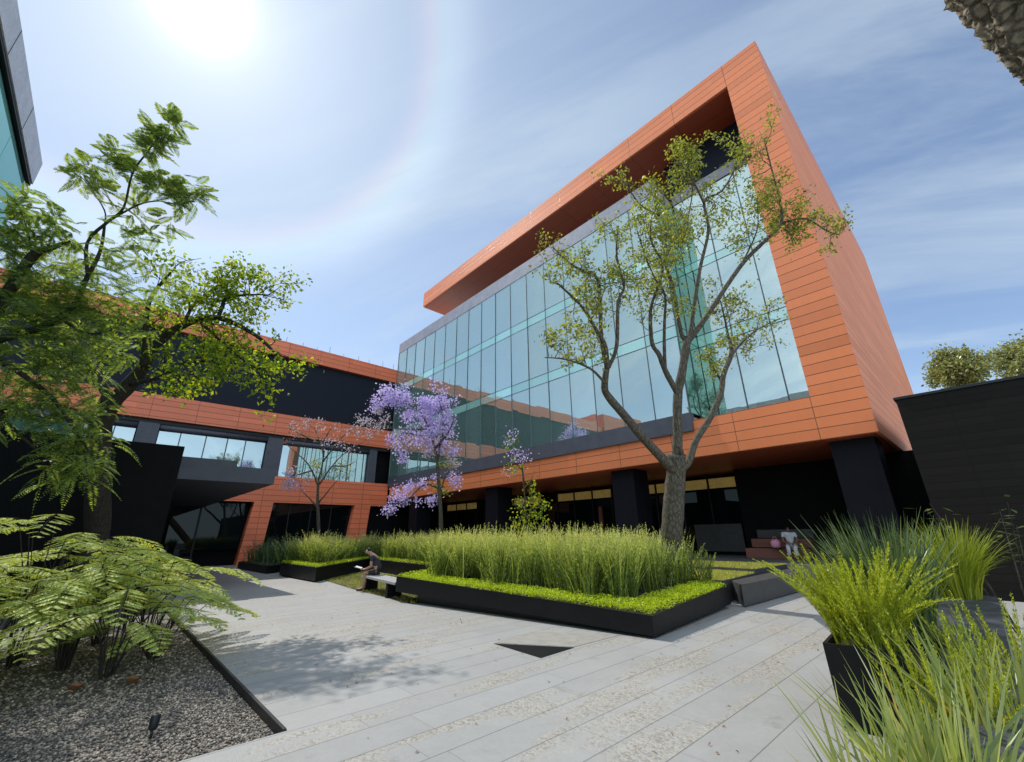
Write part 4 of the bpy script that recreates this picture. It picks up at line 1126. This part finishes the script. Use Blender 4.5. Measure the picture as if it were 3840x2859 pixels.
# spotlights and dry leaves on the gravel
def spotlight(p, lab):
    t = thing('spotlight', lab, 'spotlight', tuple(p), 'spotlights in the gravel bed')
    MB().tube([p, p + np.array([0, 0, .08])], [.012, .012], 8).build('spike', M['dark_metal'], t, True)
    q = p + np.array([0, 0, .07]); d = unit(np.array([.1, .35, .93]))
    hd_ = MB().tube([q, q + d * .012, q + d * .10, q + d * .115], [.02, .036, .04, .036], 14).build('lamp_head', M['dark_metal'], t, True)
    MB().tube([q + d * .1155, q + d * .118], [.030, .030], 14).build('lens', M['dark_glass'], hd_)
spotlight(np.array([.74, 5.80, GZ]), 'small black spotlight standing in the gravel nearest the viewer')
spotlight(np.array([1.48, 12.1, GZ]), 'small black spotlight beside the dark steel edging, under the ferns')
for (x, y), lab in (((.17, 8.1), 'curled brown dry leaf on the gravel below the fern stems'), ((.70, 7.95), 'curled brown dry leaf on the gravel nearer the paving')):
    V = []; F = []
    for i in range(6):
        for j in range(5):
            u = (i / 5 - .5); w = (j / 4 - .5) * math.sqrt(max(0.02, 1 - (2 * u) ** 2))
            V.append((x + u * .17, y + w * .13, GZ + .035 + .22 * w * w + .12 * u * u + .012 * math.sin(9 * u + 5 * w)))
    for i in range(5):
        for j in range(4): F.append((i * 5 + j, (i + 1) * 5 + j, (i + 1) * 5 + j + 1, i * 5 + j + 1))
    tag(from_arrays('dry_leaf', V, F, M['brown_leaf'], None, True), lab, 'leaf', 'dry leaves on the gravel')

# ------------------------------------------------------------------ pots on the right
def pot_box(label, cx, cy, w, d, h, rot, flare=0.0):
    t = thing('plant_pot', label, 'plant pot', (cx, cy, 0))
    c, s_ = math.cos(rot), math.sin(rot)
    def q(u, v): return (cx + u * c - v * s_, cy + u * s_ + v * c)
    lo = [q(-w / 2, -d / 2), q(w / 2, -d / 2), q(w / 2, d / 2), q(-w / 2, d / 2)]
    k = 1 + flare
    hi = [q(-w / 2 * k, -d / 2 * k), q(w / 2 * k, -d / 2 * k), q(w / 2 * k, d / 2 * k), q(-w / 2 * k, d / 2 * k)]
    e = .03
    hi2 = [q(-w / 2 * k + e, -d / 2 * k + e), q(w / 2 * k - e, -d / 2 * k + e), q(w / 2 * k - e, d / 2 * k - e), q(-w / 2 * k + e, d / 2 * k - e)]
    V = [(*p, .0) for p in lo] + [(*p, h) for p in hi] + [(*p, h) for p in hi2] + [(*p, h - .08) for p in hi2]
    F = [(3, 2, 1, 0)]
    for i in range(4):
        j = (i + 1) % 4
        F += [(i, j, 4 + j, 4 + i), (4 + i, 4 + j, 8 + j, 8 + i), (8 + i, 8 + j, 12 + j, 12 + i)]
    MB().add(V, F).build('body', M['planter'], t)
    MB().add([(*p, h - .06) for p in hi2], [(0, 1, 2, 3)]).build('soil', M['soil'], t)
    return t


def clump(name, label, cx, cy, z, rad, n, H, W, lean, mat, kind='blade', curl=(.1, .7), needles=60, nl=.045, nw=.010, cat='grass clump'):
    a = rng.uniform(0, 2 * math.pi, n); r = rad * np.sqrt(rng.random(n))
    off = np.column_stack([np.cos(a), np.sin(a)])
    P = np.column_stack([cx + off[:, 0] * r, cy + off[:, 1] * r, np.full(n, z)])
    ln = (rng.uniform(.1, 1.0, n) ** 1.0 * lean)[:, None] * unit(off * (r / rad)[:, None] + rng.normal(size=(n, 2)) * .35)
    L = np.column_stack([ln, np.zeros(n)])
    Hh = rng.uniform(*H, n); cu = rng.uniform(*curl, n) * (np.linalg.norm(ln, axis=1) / lean).clip(.15, 1)
    if kind == 'blade':
        v, f = blades(P, Hh, rng.uniform(*W, n), L, cu, 6)
    else:
        v, f = merge([plumes(P, Hh, L, cu, needles, nl, nw), blades(P, Hh * .98, np.full(n, .008), L, cu, 5)])
    t = thing(name, label, cat, (cx, cy, z))
    from_arrays('foliage', v, f, mat, t)
    return t


pot_box('tall dark planter box at the front right, holding the lime foxtail fern', 5.55, 1.12, .62, .62, .66, .08, .04)
clump('foxtail_fern', 'lime green foxtail fern spilling from the front right planter box', 5.55, 1.12, .6, .26, 120, (.55, 1.0), None, .60, M['lime'], 'plume', (.1, .8), 230, .044, .0095)
clump('tufted_grass', 'dark spiky grass tuft behind the lime foxtail fern', 6.42, 1.0, .6, .28, 520, (.75, 1.30), (.013, .026), .40, M['dark_blade'], 'blade', (.0, .55))
pot_box('dark planter box standing behind the front right planter box', 6.42, .98, .62, .62, .64, .08, .04)
pt = thing('plant_pot', 'dark grey tapered round pot by the black wall', 'plant pot', (8.6, .62, 0))
MB().tube([(8.6, .62, 0), (8.6, .62, .75), (8.6, .62, .80), (8.6, .62, .80)], [.24, .36, .37, .33], 28).build('body', M['grey_metal'], pt, True)
clump('papyrus_plant', 'bright yellow green papyrus in the round grey pot by the black wall', 8.6, .62, .78, .2, 800, (.65, 1.1), (.010, .018), .40, M['lime'], 'blade', (.2, 1.1))
# broad leaved sprig next to it
t = thing('shrub', 'thin shrub with flat oval leaves beside the papyrus', 'shrub', (9.0, .12, 0))
st = MB(); C = []
for k in range(7):
    a = rng.uniform(0, 6.28); d = np.array([math.cos(a) * .3, math.sin(a) * .3, 1.0])
    p0 = np.array([9.0, .12, 0]); p1 = p0 + d * rng.uniform(1.5, 2.15)
    st.tube([p0, (p0 + p1) / 2 + rng.normal(size=3) * .04, p1], [.012, .009, .005], 4, False)
    for j in range(12): C.append(p0 + (p1 - p0) * rng.uniform(.55, 1.0) + rng.normal(size=3) * .07)
st.build('stems', M['bark_dark'], t)
C = np.array(C); n = len(C); D = rand_unit(n); D[:, 2] *= .25
v, f = leaf_quads(C, D, np.array([0, 0, 1.0]) + rng.normal(size=(n, 3)) * .25, rng.uniform(.10, .16, n), rng.uniform(.04, .06, n), .1)
from_arrays('foliage', v, f, M['dark_blade'], t)

# reeds at the bottom right corner
for (px, py, Z, n, H, lean, lab, kd, mt) in (
        (2070, 1800, 2.3, 130, (.55, 1.0), .50, 'broad bladed reeds at the bottom right corner, tips pointing over the paving', 'blade', 'reed'),
        (2230, 1740, 2.7, 150, (.65, 1.2), .45, 'tall pale reeds at the right edge of the view', 'blade', 'reed'),
        (2110, 1700, 2.9, 60, (.65, 1.15), .42, 'lime foxtail fern growing among the corner reeds', 'plume', 'lime'),
        (2260, 1620, 3.2, 60, (.75, 1.2), .42, 'lime foxtail fern cut by the right edge, behind the corner reeds', 'plume', 'lime'),
        (1930, 1800, 2.3, 40, (.5, .9), .55, 'loose reed tuft leaning left over the paving at the bottom of the view', 'blade', 'reed')):
    p = S(px, py, Z)
    z = max(p[2], .05)
    clump('reed_clump' if kd == 'blade' else 'foxtail_fern', lab, p[0], p[1], z - .12, .20, n, H, (.020, .038), lean, M[mt], kd, (.05, .5), 220, .042, .009, 'reeds' if kd == 'blade' else 'grass clump')
rp = S(2130, 1700, 2.8)
lp = thing('plant_trough', 'low dark trough at the bottom right holding the corner reeds', 'plant trough', (rp[0], rp[1], 0))
MB().box(rp[0] - .75, rp[0] + .9, rp[1] - .55, rp[1] + .35, 0, max(.12, rp[2] - .1)).build('body', M['planter'], lp)

# ------------------------------------------------------------------ people
def skinned(name, chains, mat, parent, sub=2):
    """chains: list of lists of (point, radius); equal points are shared"""
    V = []; E = []; Rr = []; idx = {}
    for ch in chains:
        last = None
        for p, r in ch:
            k = tuple(np.round(p, 4))
            if k not in idx: idx[k] = len(V); V.append(tuple(p)); Rr.append(r)
            i = idx[k]
            if last is not None and last != i: E.append((last, i))
            last = i
    me = bpy.data.meshes.new(name); me.from_pydata(V, E, []); me.update()
    o = bpy.data.objects.new(name, me); col.objects.link(o)
    m = o.modifiers.new('skin', 'SKIN'); m.use_smooth_shade = True
    for i, sv in enumerate(me.skin_vertices[0].data):
        sv.radius = (Rr[i], Rr[i]); sv.use_root = (i == 0)
    s_ = o.modifiers.new('sub', 'SUBSURF'); s_.levels = sub; s_.render_levels = sub
    me.materials.append(mat)
    if parent is not None:
        o.parent = parent; o.matrix_parent_inverse = Matrix.Translation(-Vector(parent.location))
    return o


def seated(label, origin, face, seat, lean, skin, torso_mat, leg_mat, long_legs, hands_apart, head_drop):
    """origin: ground point below the hips; face: unit facing direction; seat: seat height"""
    fx = np.array([face[0], face[1], 0.]); fy = np.array([-face[1], face[0], 0.]); o = np.array(origin, float)
    def L(a, b, c): return o + fx * a + fy * b + np.array([0, 0, c])
    t = thing('person', label, 'person', tuple(o))
    hip = seat + .11; ch = []; A = []
    pel = (L(0, 0, hip), .125); sp = (L(.05 * lean, 0, hip + .2), .115); chest = (L(.16 * lean, 0, hip + .40), .125)
    neck = (L(.24 * lean, 0, hip + .53), .052); hd0 = (L(.28 * lean + .01, 0, hip + .60 - head_drop * .3), .066); hd1 = (L(.31 * lean + .03, 0, hip + .69 - head_drop), .092); hd2 = (L(.30 * lean + .03, 0, hip + .77 - head_drop), .075)
    body = [[pel, sp, chest, neck, hd0, hd1, hd2]]
    body.append([hd1, (L(.31 * lean + .125, 0, hip + .675 - head_drop), .018)])         # nose
    shirt = [[(pel[0], .14), (sp[0], .135), (chest[0], .148), (L(.22 * lean, 0, hip + .48), .075)]]
    legs = [[(pel[0], .145)]]; shoes = []
    for s in (-1, 1):
        sh = (L(.17 * lean, .19 * s, hip + .43), .058); el = (L(.20, .25 * s, hip + .16), .042)
        hx = .43; hz = hip + .07
        wr = (L(hx, hands_apart * s, hz), .028); pm = (L(hx + .07, hands_apart * s * .85, hz - .01), .036)
        body.append([chest, sh, el, wr, pm])
        for q, (oy, ln) in enumerate(((-.030, .068), (-.010, .080), (.010, .076), (.028, .058))):
            b = L(hx + .085, hands_apart * s * .85 + oy, hz - .008); k = L(hx + .085 + ln * .6, hands_apart * s * .85 + oy * 1.2, hz - .012); e = L(hx + .085 + ln, hands_apart * s * .85 + oy * 1.2, hz - .035)
            body.append([pm, (b, .010), (k, .009), (e, .008)])
        body.append([pm, (L(hx + .07, hands_apart * s * .85 - .05 * s, hz + .004), .011), (L(hx + .11, hands_apart * s * .85 - .06 * s, hz), .009)])
        kn = (L(.43, .12 * s, seat + .06), .062); an = (L(.40 + .05 * s, .11 * s, .09), .040); toe = (L(.56 + .05 * s, .12 * s, .045), .038)
        th = (L(.12, .10 * s, hip - .01), .085)
        body.append([pel, th, kn, (L(.39, .12 * s, seat * .62), .056), an, toe])
        shirt.append([(chest[0], .148), (sh[0], .074), (L(.185, .225 * s, hip + .29), .062)])
        if long_legs: legs.append([(pel[0], .145), (th[0], .10), (kn[0], .08), (L(.39, .12 * s, seat * .62), .074), (L(.40 + .05 * s, .11 * s, .13), .058)])
        else: legs.append([(pel[0], .145), (th[0], .10), (L(.33, .118 * s, seat + .075), .082)])
        shoes.append([(an[0] - np.array([0, 0, .03]), .048), (L(.50 + .05 * s, .115 * s, .048), .045), (L(.60 + .05 * s, .12 * s, .042), .038)])
    skinned('body', body, skin, t)
    skinned('shirt', shirt, torso_mat, t)
    skinned('trousers' if long_legs else 'shorts', legs, leg_mat, t)
    for sc in shoes: skinned('shoe', [sc], M['shoe'], t)
    h1 = hd1[0]; h2 = hd2[0]
    skinned('hair', [[(h1 - fx * .055 + [0, 0, .0], .062), (h2 - fx * .03 + [0, 0, .015], .082), (h2 + fx * .045 + [0, 0, .01], .05)]], M['hair'], t)
    er = []
    for s in (-1, 1): er += [h1 + fy * .088 * s]
    for e in er: skinned('ear', [[(e + [0, 0, -.012], .012), (e + [0, 0, .018], .014)]], skin, t, 1)
    return t, L, hip


dirL = np.array([-.736, .677])
seated('person in dark t-shirt and shorts bent over a paper, sitting on the stone bench', (7.0, 14.22, 0), dirL, .47, 1.25, M['skin'], M['shirt'], M['shorts'], False, .09, .10)
fx = np.array([dirL[0], dirL[1], 0]); fy = np.array([-dirL[1], dirL[0], 0]); c = np.array([7.0, 14.22, 0]) + fx * .60 + np.array([0, 0, .66])
bk = MB()
for s in (-1, 1):
    q = [c, c + fx * .21 + [0, 0, .05], c + fx * .21 + fy * .16 * s + [0, 0, .085], c + fy * .16 * s + [0, 0, .03]]
    bk.add(q, [(0, 1, 2, 3)]); bk.add([p - np.array([0, 0, .008]) for p in q], [(3, 2, 1, 0)])
tag(bk.build('open_magazine', M['paper']), 'open white magazine held by the person on the bench', 'magazine')
f2 = unit(np.array([-19.6, -5.6])); 
seated('person dressed in white sitting on the timber tiers below the office block', (20.05, 5.75, .6), f2, .40, .7, M['skin2'], M['whitecloth'], M['whitecloth'], True, .06, .14)
bag = thing('bag', 'small pink bag beside the person dressed in white', 'bag', (20.0, 6.25, .98))
b0 = np.array([20.0, 6.28, 1.02])
bb_ = MB().tube([b0 + [0, 0, -.01], b0 + [0, 0, .02], b0 + [0, 0, .2], b0 + [0, 0, .29], b0 + [0, 0, .31]], [.10, .17, .19, .12, .05], 16).build('body', M['pinkcloth'], bag, True)
MB().tube([b0 + [0, -.07, .27], b0 + [0, -.05, .40], b0 + [0, .05, .40], b0 + [0, .07, .28]], [.012] * 4, 6).build('handle', M['pinkcloth'], bb_, True)

# ------------------------------------------------------------------ camera
cam = bpy.data.cameras.new('camera'); co = bpy.data.objects.new('camera', cam); col.objects.link(co)
cam.sensor_width = 36.0; cam.lens = FOC / 2219.0 * 36.0; cam.clip_end = 2000; cam.clip_start = .05
m = Matrix(((RIGHT[0], UP[0], -_f[0], CAM[0]), (RIGHT[1], UP[1], -_f[1], CAM[1]), (RIGHT[2], UP[2], -_f[2], CAM[2]), (0, 0, 0, 1)))
co.matrix_world = m
scene.camera = co

# ------------------------------------------------------------------ light
SUN_AZ, SUN_EL = R_(96.6), R_(51.5)
sd = Vector((math.cos(SUN_AZ) * math.cos(SUN_EL), math.sin(SUN_AZ) * math.cos(SUN_EL), math.sin(SUN_EL)))
sl = bpy.data.lights.new('sun', 'SUN'); sl.energy = 3.7; sl.angle = R_(.6); sl.color = (1.0, .95, .87)
so = bpy.data.objects.new('sun', sl); col.objects.link(so)
so.rotation_euler = (-sd).to_track_quat('-Z', 'Y').to_euler()

w = bpy.data.worlds.new('World'); scene.world = w; w.use_nodes = True
nt = w.node_tree
for n in list(nt.nodes): nt.nodes.remove(n)
g = G(nt)
out = g.n('ShaderNodeOutputWorld')
sky = g.n('ShaderNodeTexSky'); sky.sky_type = 'NISHITA'; sky.sun_disc = False
sky.sun_elevation = SUN_EL; sky.sun_rotation = R_(90) - SUN_AZ
sky.altitude = 1200; sky.air_density = 1.0; sky.dust_density = .5; sky.ozone_density = 2.0
bg1 = g.n('ShaderNodeBackground', i_Color=sky.outputs[0], i_Strength=.185)
D = g.vmath('NORMALIZE', g.n('ShaderNodeTexCoord').outputs['Generated']).outputs[0]
dot = g.vmath('DOT_PRODUCT', D, tuple(sd)).outputs['Value']
ang = g.math('MULTIPLY', g.math('ARCCOSINE', g.math('MINIMUM', dot, .99999)), 180 / math.pi)
xyz = g.n('ShaderNodeSeparateXYZ', i_0=D)
# cirrus sheet: direction projected on a high flat layer, stretched along one bearing
den = g.math('ADD', g.math('MAXIMUM', xyz.outputs[2], 0.0), .16)
lay = g.n('ShaderNodeCombineXYZ', i_0=g.math('DIVIDE', xyz.outputs[0], den), i_1=g.math('DIVIDE', xyz.outputs[1], den), i_2=0.0)
rot = g.n('ShaderNodeVectorRotate', rotation_type='Z_AXIS', i_Vector=lay.outputs[0], i_Angle=R_(-28))
st = g.vmath('MULTIPLY', rot.outputs[0], (1.0, .26, 1)).outputs[0]
c1 = g.smooth(g.noise(st, 2.3, 9, .62, .7), .40, .74)
c2 = g.noise(lay.outputs[0], .9, 4, .5)
haze = g.math('POWER', 2.718, g.math('MULTIPLY', g.math('MULTIPLY', ang, ang), -1 / (2 * 30.0 ** 2)))
low = g.math('POWER', g.math('SUBTRACT', 1.0, g.math('MAXIMUM', xyz.outputs[2], 0.0)), 5.0)
cov = g.math('ADD', g.math('ADD', g.math('MULTIPLY', haze, .56), .06), g.math('ADD', g.math('MULTIPLY', g.math('MULTIPLY', c1, c2), .78), g.math('MULTIPLY', low, .35)), clamp=True)
behind = g.smooth(g.vmath('DOT_PRODUCT', D, (-.62, -.74, .26)).outputs['Value'], -.05, .95)  # added bright cloud bank, unseen behind the camera, lifts the shaded fronts
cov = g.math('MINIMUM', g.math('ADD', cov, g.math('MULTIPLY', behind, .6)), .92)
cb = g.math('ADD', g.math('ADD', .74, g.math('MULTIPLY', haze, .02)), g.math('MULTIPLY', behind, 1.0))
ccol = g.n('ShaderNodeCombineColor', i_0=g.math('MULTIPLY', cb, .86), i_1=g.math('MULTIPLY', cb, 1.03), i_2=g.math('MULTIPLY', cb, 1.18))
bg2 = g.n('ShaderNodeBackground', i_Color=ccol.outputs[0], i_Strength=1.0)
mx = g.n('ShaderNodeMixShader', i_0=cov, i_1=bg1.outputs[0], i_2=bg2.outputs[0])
# bright aureole round the sun and the faint 22 degree halo
def gauss(c, s_): 
    d = g.math('SUBTRACT', ang, c); return g.math('POWER', 2.718, g.math('MULTIPLY', g.math('MULTIPLY', d, d), -1 / (2 * s_ * s_)))
glow = g.math('ADD', g.math('ADD', g.math('MULTIPLY', gauss(0, 1.6), 2.6), g.math('MULTIPLY', gauss(0, 4.0), .22)), g.math('MULTIPLY', gauss(0, 11.0), .13))
h_r = g.math('MULTIPLY', gauss(20.4, .9), .075); h_g = g.math('MULTIPLY', gauss(21.6, 1.2), .045); h_w = g.math('MULTIPLY', gauss(23.0, 1.9), .10)
er = g.math('ADD', glow, g.math('ADD', h_r, h_w)); eg = g.math('ADD', g.math('MULTIPLY', glow, .99), g.math('ADD', h_g, h_w)); eb = g.math('ADD', g.math('MULTIPLY', glow, 1.0), h_w)
gc = g.n('ShaderNodeCombineColor', i_0=er, i_1=eg, i_2=eb)
bg3 = g.n('ShaderNodeBackground', i_Color=gc.outputs[0], i_Strength=1.0)
ad = g.n('ShaderNodeAddShader', i_0=mx.outputs[0], i_1=bg3.outputs[0])
nt.links.new(ad.outputs[0], out.inputs[0])

scene.view_settings.view_transform = 'Standard'
scene.view_settings.look = 'None'
scene.view_settings.exposure = 0
scene.view_settings.gamma = 1
scene.render.engine = 'CYCLES'
scene.cycles.use_denoising = True
scene.cycles.max_bounces = 8
scene.cycles.diffuse_bounces = 3
scene.cycles.glossy_bounces = 4
scene.cycles.transmission_bounces = 4
scene.cycles.sample_clamp_indirect = 6
scene.cycles.caustics_reflective = False
scene.cycles.caustics_refractive = False
